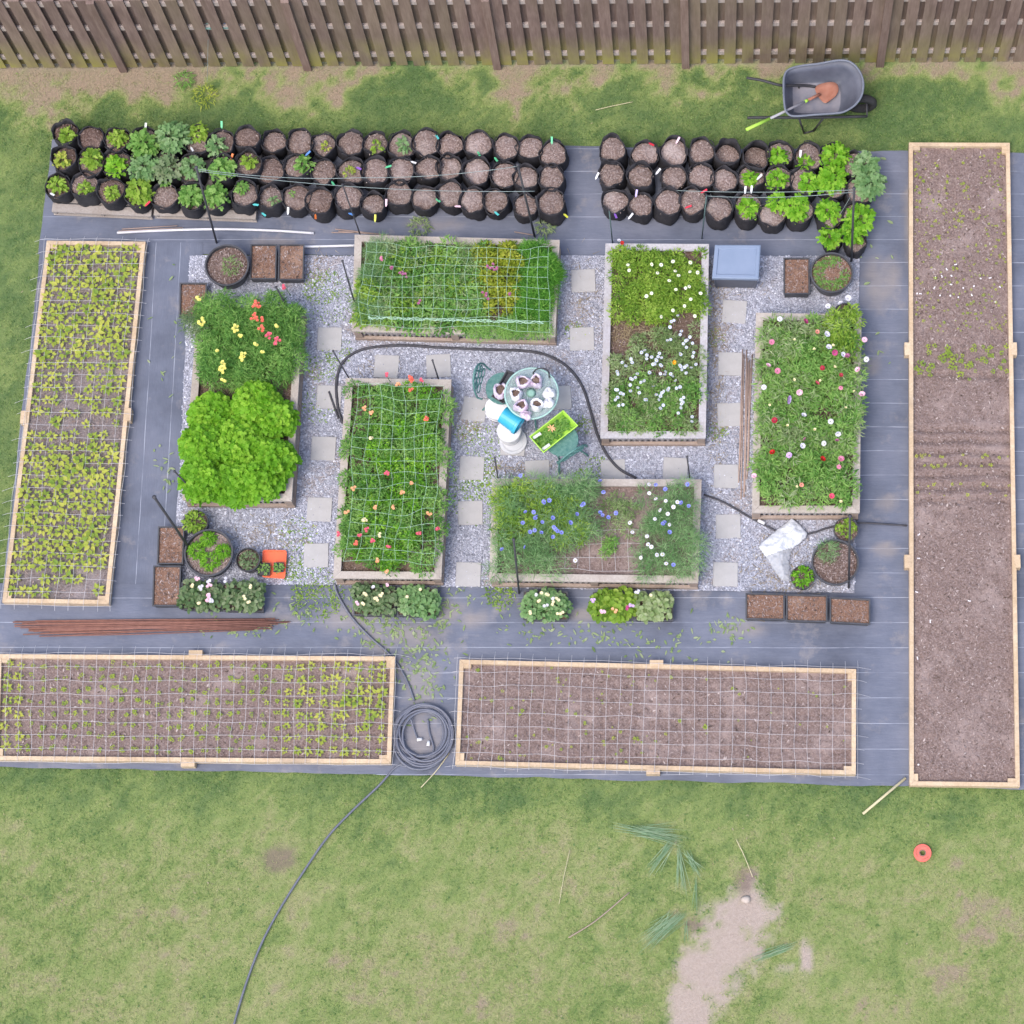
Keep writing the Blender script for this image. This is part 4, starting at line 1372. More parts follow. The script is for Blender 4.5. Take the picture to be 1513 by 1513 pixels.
# B2
k2 = lambda x, y: (870 + x / 4.584, 340 + y / 4.584)
mass('chamomile_foliage', [k2(*p) for p in ((170, 140), (765, 135), (760, 570), (430, 590), (180, 570))], SZ, 120, .10, .20, 95, .045, .014, 'lance', M['lime'], 'lime green foliage in the upper half of the white rimmed bed', .5, rvar=.25)
mass('meadow_foliage', [k2(*p) for p in ((160, 800), (500, 680), (750, 620), (740, 1340), (150, 1330))], SZ, 95, .10, .18, 85, .05, .011, 'lance', M['dusty'], 'pale grey green foliage in the lower half of the white rimmed bed', .45, rvar=.25)
mass('meadow_foliage', [k2(*p) for p in ((160, 1000), (740, 900), (740, 1340), (150, 1330))], SZ, 40, .10, .2, 85, .05, .014, 'lance', M['mid'], 'greener foliage along the front of the white rimmed bed', .6)
P_ = region_points([W(*k2(*p), SZ) for p in ((150, 560), (560, 590), (480, 780), (160, 800))], 260)
P_ = np.concatenate([P_, region_points([W(*k2(*p), SZ) for p in ((350, 1230), (660, 1240), (640, 1330), (380, 1330))], 80)])
n = len(P_)
V, Fc, R = leaves(np.concatenate([P_, np.full((n, 1), SZ + .03)], 1), rng.random(n) * 6.283, rng.normal(.1, .2, n), rng.uniform(.08, .25, n), .006, .05, rng.random(n), 'needle')
tag(npmesh('dry_stems', V, Fc, R, M['dry']), 'dry brown stems lying across the middle of the white rimmed bed', None, None, 'stuff')
# B3
k3 = lambda x, y: (1090 + x / 4.324, 430 + y / 4.324)
B3in = [k3(*p) for p in ((175, 190), (350, 175), (760, 175), (775, 500), (765, 1000), (740, 1330), (200, 1330), (150, 1330), (160, 700))]
mass('poppy_foliage', B3in, SZ, 190, .12, .28, 90, .065, .016, 'lance', M['mid'], 'frilly green foliage filling the poppy bed', .75, rvar=.22)
mass('poppy_foliage', B3in, SZ, 90, .11, .32, 60, .08, .012, 'lance', M['dusty'], 'paler green stems and buds rising through the poppy bed', .55)
mass('lime_foliage', [k3(*p) for p in ((590, 130), (740, 100), (770, 250), (700, 420), (560, 420))], SZ, 22, .1, .38, 80, .06, .016, 'lance', M['lime'], 'yellow green foliage in the upper right corner of the poppy bed', .55)
# B5
k7 = lambda x, y: (700 + x / 4.203, 670 + y / 4.203)
mass('cornflower_foliage', [k7(*p) for p in ((150, 160), (700, 130), (800, 230), (740, 480), (560, 560), (520, 740), (120, 740), (130, 400))], SZ, 120, .12, .40, 60, .10, .007, 'needle', M['blueg'], 'wispy blue green cornflower stems in the left of the blue flower bed', .5, rvar=.25)
mass('cornflower_foliage', [k7(*p) for p in ((150, 190), (560, 180), (760, 480), (560, 540), (160, 560))], SZ, 60, .11, .3, 80, .06, .013, 'lance', M['lime'], 'mid green undergrowth in the left of the blue flower bed', .6)
mass('cornflower_foliage', [k7(*p) for p in ((1060, 170), (1340, 160), (1380, 420), (1420, 560), (1370, 740), (1040, 740), (1010, 500))], SZ, 70, .12, .38, 60, .10, .007, 'needle', M['blueg'], 'wispy blue green stems at the right of the blue flower bed', .5, rvar=.25)
mass('cornflower_foliage', [k7(*p) for p in ((820, 250), (1050, 260), (1040, 480), (800, 470))], SZ, 14, .08, .14, 60, .05, .010, 'lance', M['dusty'], 'low sparse growth in the middle of the blue flower bed', .4)
mass('lime_foliage', [k7(*p) for p in ((810, 540), (870, 540), (870, 620), (810, 620))], SZ, 5, .06, .14, 60, .05, .012, 'lance', M['mid'], 'one green tuft on the bare soil of the blue flower bed', .8)
# long stems leaning out
net(BEDS['B1'], SZ + .33, 18, 8, M['netg'], 'pale green square netting over the wide bed of greens', r=.0018, sag=.03, ins=.10, jit=.035)
net([(530, 567), (652, 567), (640, 832), (511, 832)], SZ + .34, 7, 14, M['netg'], 'pale green square netting over the coral flower bed', r=.0018, sag=.03, ins=.0, jit=.035)
net([k7(*p) for p in ((480, 480), (1040, 470), (1040, 720), (480, 720))], SZ + .06, 7, 3, M['net'], 'white netting across the bare soil of the blue flower bed', r=.002, sag=.02, ins=0, jit=.015)
# rolled net along the front of B1
p0, p1 = W(*k5(190, 600), SZ + .27), W(*k5(1310, 630), SZ + .27)
mb = MB()
for k in range(5):
    pts = []
    for i in range(40):
        f = i / 39
        pts.append(p0.lerp(p1, f) + Vector((0, random.uniform(-.022, .022), random.uniform(-.012, .012))))
    mb.tube(pts, .0028, 4, cap=False)
tag(mb.build('net_roll', M['netg']), 'bundled white net edge along the front of the wide bed', 'net')

# ------------------------------------------------------------------ bright bushes
for k, (x, y, r) in enumerate(((265, 835, 135), (560, 765, 140), (685, 860, 118), (215, 1040, 140), (455, 1020, 165), (690, 1140, 122), (210, 1265, 135), (430, 1280, 145), (600, 1265, 130))):
    rr = r / 4.45 / 124
    c = W(*k6(x, y), SZ + .30)
    nb = int(900 * (r / 135) ** 2)
    hz = .40 * random.uniform(.85, 1.15)
    yel = .22 * (1 - (y - 700) / 600)
    parts = [bush((c.x, c.y, SZ), rr * .95, hz * .9, nb // 2, .09, .08, 'lobed', .30 + yel, .15, (-.2, .9), .45, .25)]
    nt_ = int(30 * (r / 135) ** 2)
    for q in range(nt_):
        a_, d_ = q * 2.399 + random.uniform(-.3, .3), rr * .92 * math.sqrt((q + .5) / nt_)
        hh = SZ + hz * (.35 + .60 * math.sqrt(max(0, 1 - (d_ / rr) ** 2))) * random.uniform(.72, 1.08)
        tx_, ty_ = c.x + d_ * math.cos(a_), c.y + d_ * math.sin(a_)
        m_ = 42
        ph = rng.random(m_) * 6.283
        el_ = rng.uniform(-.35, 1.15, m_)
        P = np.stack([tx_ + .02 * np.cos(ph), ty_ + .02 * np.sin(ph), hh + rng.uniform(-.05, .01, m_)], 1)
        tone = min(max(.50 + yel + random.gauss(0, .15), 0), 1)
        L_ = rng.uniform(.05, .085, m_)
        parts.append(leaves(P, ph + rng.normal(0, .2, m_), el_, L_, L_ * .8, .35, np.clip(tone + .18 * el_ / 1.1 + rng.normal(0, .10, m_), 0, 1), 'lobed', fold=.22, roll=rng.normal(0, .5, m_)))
    V, Fc, R = join(parts)
    o = npmesh('leafy_bush', V, Fc, R, M['parsley'])
    tag(o, 'bright green curly leafy bush in the big clump of the left raised bed', 'plant', 'bright green bushes in the left raised bed')

# ------------------------------------------------------------------ flowers
def petal_flower(r, npet, cup, layers=1, seed=0):
    rs = random.Random(seed)
    parts = []
    for ly in range(layers):
        n = npet
        az = np.array([2 * math.pi * (i + .5 * ly) / n + rs.uniform(-.1, .1) for i in range(n)])
        P = np.zeros((n, 3)); P[:, 2] = .003 * ly
        parts.append(leaves(P, az, np.full(n, cup + .35 * ly), np.full(n, r * (1 - .25 * ly)), np.full(n, r * 2.4 * math.sin(math.pi / n) * 1.15), .12, np.array([rs.random() for _ in range(n)]), 'round', fold=.12))
    return join(parts)
FM = {}
def petalmat(cn, c):
    if cn not in FM:
        c2 = tuple(min(1, x * 1.25 + .02) for x in c)
        FM[cn] = leafmat('petal_' + cn, [(0, c), (1, c2)], .2)
    return FM[cn]
M['dark_eye'] = simple('dark_flower_centre', (.10, .09, .06), (.2, .2, .1), 60, .8)
M['yel_eye'] = simple('yellow_flower_centre', (.60, .45, .05), (.55, .5, .12), 60, .8)
M['stem'] = simple('green_stem', (.10, .22, .06), None, 5, .7)
FMESH = {}
def flower(name, p, r, cn, color, npet, cup, layers, eye, label, group, stem=.22, tilt=.35):
    key = (name, cn, round(r, 3), npet)
    if key not in FMESH:
        V, Fc, R = petal_flower(r, npet, cup, layers, hash(key) % 999 if False else len(FMESH))
        me = [(V, Fc, R)]
        o = npmesh('petals', V, Fc, R, petalmat(cn, color)); me0 = o.data
        bpy.data.objects.remove(o)
        mb = MB(); mb.lathe([(0, .010), (r * .2, .008), (r * .26, .002), (0, -.002)], (0, 0, .002), 10)
        o = mb.build('flower_centre', M[eye], smooth=True); me1 = o.data
        bpy.data.objects.remove(o)
        mb = MB(); mb.tube([(0, 0, 0), (.006, .003, -stem * .5), (.02, .0, -stem)], .003, 4)
        o = mb.build('flower_stem', M['stem']); me2 = o.data
        bpy.data.objects.remove(o)
        FMESH[key] = (me0, me1, me2)
    t = thing(name, p, label, 'flower', group)
    sc = random.uniform(.88, 1.12)
    t.scale = (sc, sc, sc)
    rz, tx, ty = random.random() * 6.28, random.gauss(0, tilt), random.gauss(-.05, tilt)
    for nm, me in zip(('petals', 'flower_centre', 'flower_stem'), FMESH[key]):
        o = bpy.data.objects.new(nm, me)
        COL.objects.link(o)
        o.parent = t
        if nm != 'flower_stem':
            o.rotation_euler = (tx, ty, rz)
        else:
            o.rotation_euler = (0, 0, rz)
    return t
FC = {'white': (.66, .66, .72), 'pale pink': (.78, .52, .62), 'pink': (.68, .26, .40), 'magenta': (.48, .07, .22), 'lilac': (.62, .45, .72), 'crimson': (.42, .025, .06), 'red': (.52, .012, .012), 'hot pink': (.72, .09, .18), 'salmon': (.72, .32, .25), 'mauve': (.42, .15, .28), 'coral': (.78, .20, .14), 'peach': (.80, .45, .25), 'rose': (.72, .15, .22), 'cream': (.80, .72, .48), 'yellow': (.82, .76, .24), 'blue': (.24, .28, .68), 'orange': (.82, .42, .02)}
POP = {'white': [(705, 45), (658, 78), (578, 97), (568, 275), (582, 358), (672, 405), (826, 435), (168, 612), (270, 178), (422, 793), (594, 830), (641, 907), (554, 972), (413, 988)],
       'magenta': [(432, 193), (620, 390)], 'pink': [(218, 325), (255, 508), (660, 1072), (648, 1120), (660, 615)], 'pale pink': [(194, 475), (810, 310), (768, 502), (795, 660), (393, 642), (105, 1180)], 'mauve': [(700, 415), (635, 955), (430, 945)], 'lilac': [(318, 690), (330, 1048)], 'crimson': [(543, 490), (660, 535), (237, 825)], 'red': [(223, 1030), (541, 1072)], 'salmon': [(508, 258), (408, 1235)], 'rose': [(505, 588)], 'hot pink': [(600, 1308)]}
for cn, lst in POP.items():
    for (x, y) in lst:
        r = .042
        if (x, y) in ((318, 690),): r = .062
        if (x, y) in ((660, 535), (635, 955), (430, 945), (508, 258), (408, 1235), (648, 1120), (660, 615)): r = .032
        flower('poppy_flower', W(*k3(x, y), SZ + .36), r, cn, FC[cn], 6, .5, 2, 'dark_eye', f'{cn} poppy in the poppy bed at the right', f'{cn} poppies in the poppy bed', .3)
for (x, y) in ((493, 883), (660, 1343), (378, 1245), (318, 858), (620, 485), (525, 570), (490, 370), (360, 565), (690, 745), (205, 725), (360, 308), (745, 640), (610, 345)):
    flower('poppy_bud', W(*k3(x, y), SZ + .36), .022, 'cream', FC['cream'], 5, .9, 1, 'yel_eye', 'small pale bud among the poppies at the right', 'pale buds in the poppy bed', .3)
# snapdragons: several small blooms on one spike
def spike(name, p, cn, n, sp, r, label, group):
    t = thing(name, p, label, 'flower', group)
    parts = []
    for k in range(n):
        V, Fc, R = petal_flower(r, 5, .5, 2, random.randrange(999))
        a, q = random.random() * 6.28, sp * math.sqrt(random.random())
        V = V + np.array([q * math.cos(a), q * math.sin(a), random.uniform(-.05, .02)])
        parts.append((V, Fc, R))
    V, Fc, R = join(parts)
    o = npmesh('blossom_head', V, Fc, R, petalmat(cn, FC[cn]))
    o.parent = t
    mb = MB(); mb.tube([(0, 0, -.01), (.01, 0, -.15), (.02, .01, -.35)], .004, 4)
    mb.build('flower_stem', M['stem'], t).matrix_parent_inverse = Matrix.Identity(4)
    return t
for cn, lst in {'yellow': [(205, 245, 9, .05), (435, 283, 8, .04), (485, 470, 10, .045), (345, 550, 11, .05), (355, 625, 3, .02), (570, 390, 3, .015), (608, 437, 3, .015), (470, 335, 3, .02), (195, 90, 4, .03), (312, 425, 3, .02), (700, 260, 3, .03), (350, 510, 3, .02)], 'coral': [(575, 130, 9, .055), (552, 207, 6, .04), (595, 220, 6, .04), (605, 280, 5, .035)], 'rose': [(655, 325, 7, .04), (708, 368, 8, .042), (760, 12, 4, .03)]}.items():
    for (x, y, n, sp) in lst:
        spike('snapdragon', W(*k6(x, y), SZ + .52), cn, n, sp, .021, f'{cn} snapdragon {"head" if n > 4 else "with few blooms"} above the bright bushes', f'{cn} snapdragons in the left raised bed')
k4 = lambda x, y: (440 + x / 3.289, 480 + y / 3.289)
B4F = {'rose': [(428, 240), (597, 270), (432, 720), (196, 1010), (336, 990), (304, 1020), (361, 1043), (585, 1007), (681, 985), (440, 1078)], 'coral': [(545, 255), (550, 310), (622, 452), (280, 1058), (552, 262)], 'peach': [(484, 285), (325, 400), (360, 430), (272, 788), (553, 768), (510, 812), (377, 885), (468, 882), (638, 912), (238, 908), (388, 1145), (430, 1195)], 'cream': [(402, 1015), (350, 545), (325, 945)]}
for cn, lst in B4F.items():
    for (x, y) in lst:
        spike('snapdragon', W(*k4(x, y), SZ + .38), cn, 4, .024, .019, f'{cn} snapdragon poking through the net of the middle left bed', f'{cn} snapdragons in the netted middle left bed')
for (x, y) in ((985, 262), (1000, 285), (930, 450), (950, 470), (1095, 455), (420, 335), (345, 290), (510, 500), (965, 275), (405, 320)):
    spike('snapdragon', W(*k5(x, y), SZ + .31), 'mauve', 3, .03, .02, 'dusky mauve bloom under the net of the wide bed', 'mauve blooms in the wide netted bed')
for (x, y) in ((275, 218),):
    spike('snapdragon', W(*k5(x, y), SZ + .34), 'pink', 4, .02, .02, 'single pink bloom at the left of the wide netted bed', None)
for (x, y) in ((435, 297), (468, 290), (322, 362), (373, 362), (382, 400), (425, 425), (305, 430), (490, 398), (380, 475), (420, 490), (510, 468), (545, 490), (490, 515), (600, 428), (672, 318), (640, 375), (785, 365), (800, 382), (835, 395), (885, 368), (805, 235), (785, 170), (290, 135), (1190, 220), (1290, 305), (1335, 325), (1175, 435), (1215, 487), (1240, 690), (320, 580), (175, 595), (350, 485), (1130, 190), (1330, 190), (390, 390), (500, 455), (520, 480), (1185, 425), (440, 305), (680, 310)):
    flower('cornflower', W(*k7(x, y), SZ + .45), .030, 'blue', FC['blue'], 9, .45, 2, 'dark_eye', 'blue cornflower in the bottom middle raised bed', 'cornflowers', .34)
for (x, y) in ((1090, 245), (1130, 280), (1192, 292), (1157, 350), (1240, 330), (1205, 373), (1265, 300), (1125, 405), (970, 428), (985, 487), (1076, 512), (1082, 562), (1103, 578), (1172, 625), (1195, 682), (630, 662), (1137, 628), (1088, 190), (1038, 645), (1215, 440)):
    flower('daisy', W(*k7(x, y), SZ + .36), .026, 'white', FC['white'], 9, .12, 1, 'yel_eye', 'white daisy among the cornflowers of the bottom middle bed', 'white daisies in the cornflower bed', .3)
for (x, y) in ((427, 230), (490, 233), (465, 288), (585, 275), (608, 305), (545, 340), (688, 218), (685, 280), (737, 285), (590, 400), (680, 380), (655, 390), (690, 465), (648, 512), (570, 542), (490, 585), (718, 580), (425, 425), (265, 233), (273, 270), (757, 425), (390, 445), (570, 210)):
    flower('daisy', W(*k2(x, y), SZ + .24), .024, 'cream white', (.76, .80, .66), 9, .12, 1, 'yel_eye', 'creamy daisy on lime foliage in the upper half of the white rimmed bed', 'daisies in the upper half of the white rimmed bed', .16)
rs = random.Random(5)
cl = [(370, 840), (480, 860), (430, 910), (500, 915), (320, 970), (410, 970), (490, 975), (350, 1020), (350, 1070), (450, 1085), (500, 1095), (540, 1065), (600, 1060), (480, 1135), (620, 840), (640, 790), (660, 915), (610, 895), (700, 920), (540, 960), (560, 1010), (650, 960), (720, 830), (660, 740), (700, 760), (540, 740), (210, 970), (270, 1000), (290, 900), (240, 910), (220, 1090), (170, 1080), (400, 1145), (510, 1180), (215, 1185), (620, 1170), (620, 1220), (710, 1280), (640, 1150), (290, 1060), (180, 1130), (640, 700), (560, 640), (590, 590), (440, 860), (380, 850), (460, 890)]
for (x, y) in cl:
    for _ in range(2):
        flower('meadow_flower', W(*k2(x + rs.gauss(0, 12), y + rs.gauss(0, 12)), SZ + .22), .022, 'blue white', (.58, .63, .74), 7, .2, 1, 'yel_eye', 'pale blue white flower in the lower half of the white rimmed bed', 'pale flowers in the lower half of the white rimmed bed', .16)
flower('marigold', W(*k2(578, 893), SZ + .26), .034, 'orange', FC['orange'], 10, .3, 2, 'yel_eye', 'single orange marigold among pale flowers of the white rimmed bed', None, .2)
flower('poppy_flower', W(*k2(225, 85), RIM + .1), .03, 'red', FC['red'], 5, .5, 2, 'dark_eye', 'red bloom on the upper rim of the white rimmed bed', None, .15)
flower('poppy_flower', W(*k2(205, 70), RIM + .1), .026, 'white', FC['white'], 5, .5, 2, 'dark_eye', 'white bloom beside a red one on the upper white rim', None, .15)

# ------------------------------------------------------------------ pots and planters
M['pot'] = simple('black_plastic', (.040, .042, .050), (.075, .077, .088), 7, .5, spec=.4)
def round_pot(u, v, rpx, h, label, soil, plant=None, name='round_pot', zb=.035):
    r = rpx / 122.0 * (1 - h / 31)
    c = W(u, v, zb + h)
    t = thing(name, (c.x, c.y, zb), label, 'pot', 'round black pots')
    mb = MB()
    rb = r * .80
    mb.lathe([(0, 0), (rb, 0), (r * .96, h - .03), (r * 1.0, h - .03), (r, h), (r * .93, h), (r * .92, h - .05), (r * .90, h * .55)], (c.x, c.y, zb), 40)
    mb.build('pot_wall', M['pot'], t, smooth=False)
    mb = MB()
    sz = zb + h - (.06 if h > .2 else .03)
    mb.lathe([(r * .925, 0), (r * .6, .006), (r * .3, .014), (0, .018)], (c.x, c.y, sz), 28, wob=.01)
    mb.v = [(p[0], p[1], p[2] + random.uniform(-.007, .007)) for p in mb.v]
    n = int(700 * r * r * 3.14 * 3)
    ang = rng.random(n) * 6.283; rr = r * .88 * np.sqrt(rng.random(n))
    P = np.stack([c.x + rr * np.cos(ang), c.y + rr * np.sin(ang), np.full(n, sz + .014)], 1)
    Vc, Fc, Rc = leaves(P, rng.random(n) * 6.283, rng.normal(.05, .25, n), rng.uniform(.015, .05, n), rng.uniform(.005, .013, n), 0, np.clip(rng.normal(.55, .25, n), 0, 1), 'lance', fold=.02)
    k0 = len(mb.v)
    mb.v += [tuple(p) for p in Vc]; mb.r += list(Rc); mb.f += [tuple(f + k0) for f in Fc]; mb.mi += [1] * len(Fc)
    mb.build('soil', [soil, M['chips']], t)
    return c, r, sz
def herb(c, r, z, h, n, L, Wd, mat, label, outline='lobed', off=(0, 0), name='potted_herb', rb=.5):
    V, Fc, R = bush((c.x + off[0], c.y + off[1], z), r, h, n, L, Wd, outline, rb, .22, (-.05, .8), .3)
    t = thing(name, (c.x + off[0], c.y + off[1], z), label, 'plant')
    npmesh('foliage', V, Fc, R, mat, t)
    a = rng.random(6) * 6.283
    P = np.tile(np.array([[c.x + off[0], c.y + off[1], z - .01]]), (6, 1))
    Vs, Fs, Rs = leaves(P, a, rng.uniform(.7, 1.4, 6), h * .9, .01, 0, np.full(6, .5), 'needle')
    npmesh('stem', Vs, Fs, Rs, mat, t)

c, r, sz = round_pot(335, 391, 33.5, .28, 'large round black pot with sparse growth, above the snapdragons', M['bag_soil'])
herb(c, r * .45, sz, .04, 130, .05, .012, M['dusty'], 'sparse low sprouts in the large pot above the snapdragons', 'lance', (.05, .0), 'low_sprouts', .35)
c, r, sz = round_pot(1229, 402, 32.5, .28, 'large round black pot right of the storage box', M['bark'])
for k in range(11):
    a = 1.2 + k * .5
    herb(c, .05, sz, .06, 40, .05, .010, M['mid'], f'thin green sprout tuft, {ORD[k]} clockwise in the pot right of the storage box', 'lance', (r * .62 * math.cos(a), r * .62 * math.sin(a)), 'sprout_tuft', .6)
c, r, sz = round_pot(1234, 830, 35, .26, 'large round black pot with a thin pole, right of the white plastic sheet', M['bag_soil'])
herb(c, .13, sz, .14, 220, .07, .007, M['blueg'], 'wispy blue green plant in the large pot by the plastic sheet', 'needle', (-.08, .14), 'wispy_plant', .5)
c, r, sz = round_pot(308, 816, 36, .28, 'large round black pot of bright fern like leaves, left corner of the gravel', M['bag_soil'])
for k, (dx, dy, q, txt) in enumerate(((-.15, .03, .085, 'left'), (-.01, .17, .075, 'upper'), (.17, .02, .07, 'right'), (.02, -.10, .10, 'lower middle'))):
    herb(c, q, sz, .11, 200, .045, .014, M['parsley'], f'bright fern like clump on the {txt} side of the large left pot', 'lobed', (dx, dy), 'fern_clump', .4)
c, r, sz = round_pot(289, 771, 18.5, .2, 'small black pot above the large fern pot', M['dark_soil'])
herb(c, .12, sz, .13, 160, .05, .025, M['lime'], 'lime leafy herb in the small pot above the fern pot', 'lance', (-.01, 0), rb=.5)
c, r, sz = round_pot(366, 826, 18, .22, 'small black pot between the fern pot and the orange tray', M['dark_soil'])
herb(c, .10, sz, .12, 110, .04, .022, M['geran'], 'olive leafy herb in the small pot beside the orange tray', 'lance', (.02, -.01))
c, r, sz = round_pot(1186, 852, 17.5, .2, 'small black pot in front of the white plastic sheet', M['dark_soil'])
herb(c, .105, sz, .13, 150, .05, .022, M['parsley'], 'green leafy herb in the small pot by the plastic sheet', 'lance', rb=.35)
c, r, sz = round_pot(1250, 782, 18.5, .2, 'small black pot under the poppy bed corner', M['dark_soil'])
for k, (dx, dy) in enumerate(((-.07, .02), (.07, .03), (0, -.05), (.02, .08))):
    herb(c, .04, sz, .06, 26, .045, .025, M['lime'], f'pale green sprout, {ORD[k]} in the small pot under the poppy bed', 'round', (dx, dy), 'pale_sprout', .6)
c, r, sz = round_pot(1248, 462, 16, .2, 'small black pot half hidden behind the poppy bed', M['dark_soil'])

def box_planter(px, h, label, soil, name='window_box', zb=.022, geranium=None, soil_drop=.025):
    q = [W(*p, zb + h) for p in px]
    ctr = sum(q, Vector()) / 4
    t = thing(name, (ctr.x, ctr.y, zb), label, 'planter', 'black rectangular planters')
    lo_ = inset(q, .022)
    rimo, rimi = q, inset(q, .016)
    deep = inset(q, .03)
    mb = MB()
    rings = [[(p[0], p[1], zb) for p in lo_], [(p[0], p[1], zb + h - .02) for p in inset(q, .008)], [(p[0], p[1], zb + h - .02) for p in rimo], [(p[0], p[1], zb + h) for p in rimo], [(p[0], p[1], zb + h) for p in rimi], [(p[0], p[1], zb + .03) for p in deep]]
    vs = [p for r_ in rings for p in r_]
    fs = [(3, 2, 1, 0)]
    for k in range(len(rings) - 1):
        for i in range(4):
            fs.append((k * 4 + i, k * 4 + (i + 1) % 4, k * 4 + 4 + (i + 1) % 4, k * 4 + 4 + i))
    mb.add(vs, fs)
    mb.build('planter_wall', M['pot'], t)
    iq = inset(q, .019)
    iq = [Vector((p.x, p.y, 0)) for p in iq]
    soil_mesh(iq, zb + h - soil_drop, [soil, M['chips']], t, chips=1500, amp=.02, res=.05, seed=random.randrange(99), chip_bias=.45)
    return t, q, ctr
def quad(cx, cy, w_, h_, dx=0, sk=0):
    return [(cx - w_ / 2 + sk, cy - h_ / 2), (cx + w_ / 2 + sk, cy - h_ / 2 + dx), (cx + w_ / 2 - sk, cy + h_ / 2 + dx), (cx - w_ / 2 - sk, cy + h_ / 2)]
box_planter(quad(389, 386, 39, 52, 0, .5), .19, 'black planter of bark soil touching the large round pot above the snapdragons', M['bark'])
box_planter(quad(430, 386.5, 38, 53, 0, .5), .19, 'black planter of bark soil, right one of the pair above the snapdragons', M['bark'])
box_planter(quad(285, 443, 40, 52, 0, .5), .17, 'black planter of bark chips left of the snapdragons', M['bark'])
box_planter(quad(1177, 407, 39, 54, 0), .2, 'black planter of dark bark between the storage box and large pot', M['bark'])
box_planter(quad(1130.5, 895, 58, 39, 1), .17, 'black planter of dark bark, left of the row of three at lower right', M['bark'])
box_planter(quad(1192, 897.5, 61, 40, 1), .17, 'black planter, middle of the row of three at lower right', M['bark'])
box_planter(quad(1256, 900.5, 60, 38, 3), .17, 'black planter, right end of the row of three at lower right', M['bark'])
box_planter(quad(252, 805, 39, 56, 0, 1), .18, 'black planter of bark left of the fern pot, upper of two', M['bark'])
box_planter(quad(246, 865, 41, 60, 0, 1), .18, 'black planter of bark left of the geraniums, lower of two', M['bark'])
def geranium(px, h, label, plabel, mat, flowers, nleaf, L=.05, kx=None, fc=None, fr=.02, z0=None, rb=.5, plants=6):
    t, q, ctr = box_planter(px, h, label, M['dark_soil'])
    z = .022 + h - .03
    qq_ = inset(q, .07); pts = [bil(qq_, (k % 3 + .5) / 3 + random.uniform(-.1, .1), (k // 3 + .5) / 2 + random.uniform(-.15, .15))[:2] for k in range(6)]
    pt = thing('flowering_plant', (ctr.x, ctr.y, z), plabel, 'plant', 'flowering plants in the black planters')
    V, Fc, R = join([bush((x, y, z), .12, random.uniform(.12, .18), nleaf, L, L * .95, 'round', min(max(rb + random.gauss(0, .12), 0), 1), .2, (-.1, .6), .25) for x, y in pts])
    npmesh('foliage', V, Fc, R, mat, pt)
    for (x, y, cn, n) in flowers:
        p = W(*kx(x, y), z + .2)
        parts = []
        for _ in range(n):
            V, Fc, R = petal_flower(fr, 5, .3, 2, random.randrange(999))
            a, qq = random.random() * 6.28, fr * 1.3 * math.sqrt(random.random()) * (n > 1)
            parts.append((V + np.array([p.x + qq * math.cos(a), p.y + qq * math.sin(a), p.z + random.uniform(-.01, .01)]), Fc, R))
        V, Fc, R = join(parts)
        npmesh('flower', V, Fc, R, petalmat(cn, FC[cn]), pt)
kA = lambda x, y: (200 + x / 5.404, 720 + y / 5.404)
geranium(quad(298, 880, 60, 41, 1), .17, 'black planter of geraniums beside the lower bark planter at left', 'geranium with pinkish white blooms in the lower left planters', M['geran'], [(490, 730, 'pale pink', 3), (580, 735, 'white', 3), (450, 790, 'cream', 3), (525, 800, 'white', 4), (585, 780, 'pale pink', 4), (590, 860, 'pale pink', 5), (600, 900, 'white', 5), (570, 905, 'pale pink', 3), (510, 935, 'cream', 2)], 75, kx=kA, rb=.55)
geranium(quad(359, 882, 61, 41, 1), .17, 'black planter of olive geraniums below the orange tray', 'olive geranium with few cream buds below the orange tray', M['geran'], [(865, 880, 'cream', 2), (905, 910, 'cream', 2), (715, 740, 'white', 2), (910, 785, 'cream', 2)], 75, kx=kA, rb=.6)
kB = lambda x, y: (480 + x / 2.802, 840 + y / 2.802)
geranium(quad(553, 887, 62, 43, 1), .17, 'black planter with cream blooms under the coral flower bed, left one', 'olive geranium with cream blooms under the coral flower bed', M['geran'], [(170, 105, 'cream', 3), (135, 140, 'pale pink', 2), (235, 105, 'cream', 3), (215, 125, 'cream', 3), (265, 68, 'pale pink', 2), (203, 80, 'white', 2), (155, 145, 'cream', 2)], 75, kx=kB, rb=.5)
geranium(quad(616.5, 888, 60, 43, 1), .17, 'black planter of blue green leaves under the coral flower bed, right one', 'blue green rosette plants with one cream bud', M['blueg'], [(338, 122, 'cream', 2), (395, 85, 'cream', 1)], 75, kx=kB, rb=.6)
geranium(quad(806, 894, 66, 43, 1), .17, 'black planter with a dozen white blooms under the cornflower bed', 'bushy plant with a cluster of cream white blooms', M['blueg'], [(880, 108, 'white', 2), (895, 105, 'cream', 2), (917, 105, 'cream', 2), (938, 118, 'white', 2), (960, 128, 'cream', 2), (945, 140, 'cream', 2), (915, 150, 'white', 2), (888, 135, 'cream', 2), (855, 180, 'cream', 2), (970, 188, 'cream', 2), (985, 180, 'cream', 1)], 90, kx=kB, rb=.6)
geranium(quad(906, 894, 60, 40, 1), .17, 'black planter of lime leaves and pansies under the cornflower bed', 'lime leafed pansies with lilac, white and pink blooms', M['lime'], [(1107, 130, 'lilac', 3), (1150, 178, 'pale pink', 4), (1198, 172, 'peach', 3), (1252, 165, 'magenta', 3), (1270, 155, 'lilac', 3)], 75, kx=kB, rb=.5, L=.065)
geranium(quad(966, 896, 58, 40, 1), .17, 'black planter of pale geraniums beside the lime pansies', 'pale olive geranium with one white bud', M['dusty'], [(1290, 92, 'white', 3), (1350, 110, 'cream', 1)], 75, kx=kB, rb=.6)

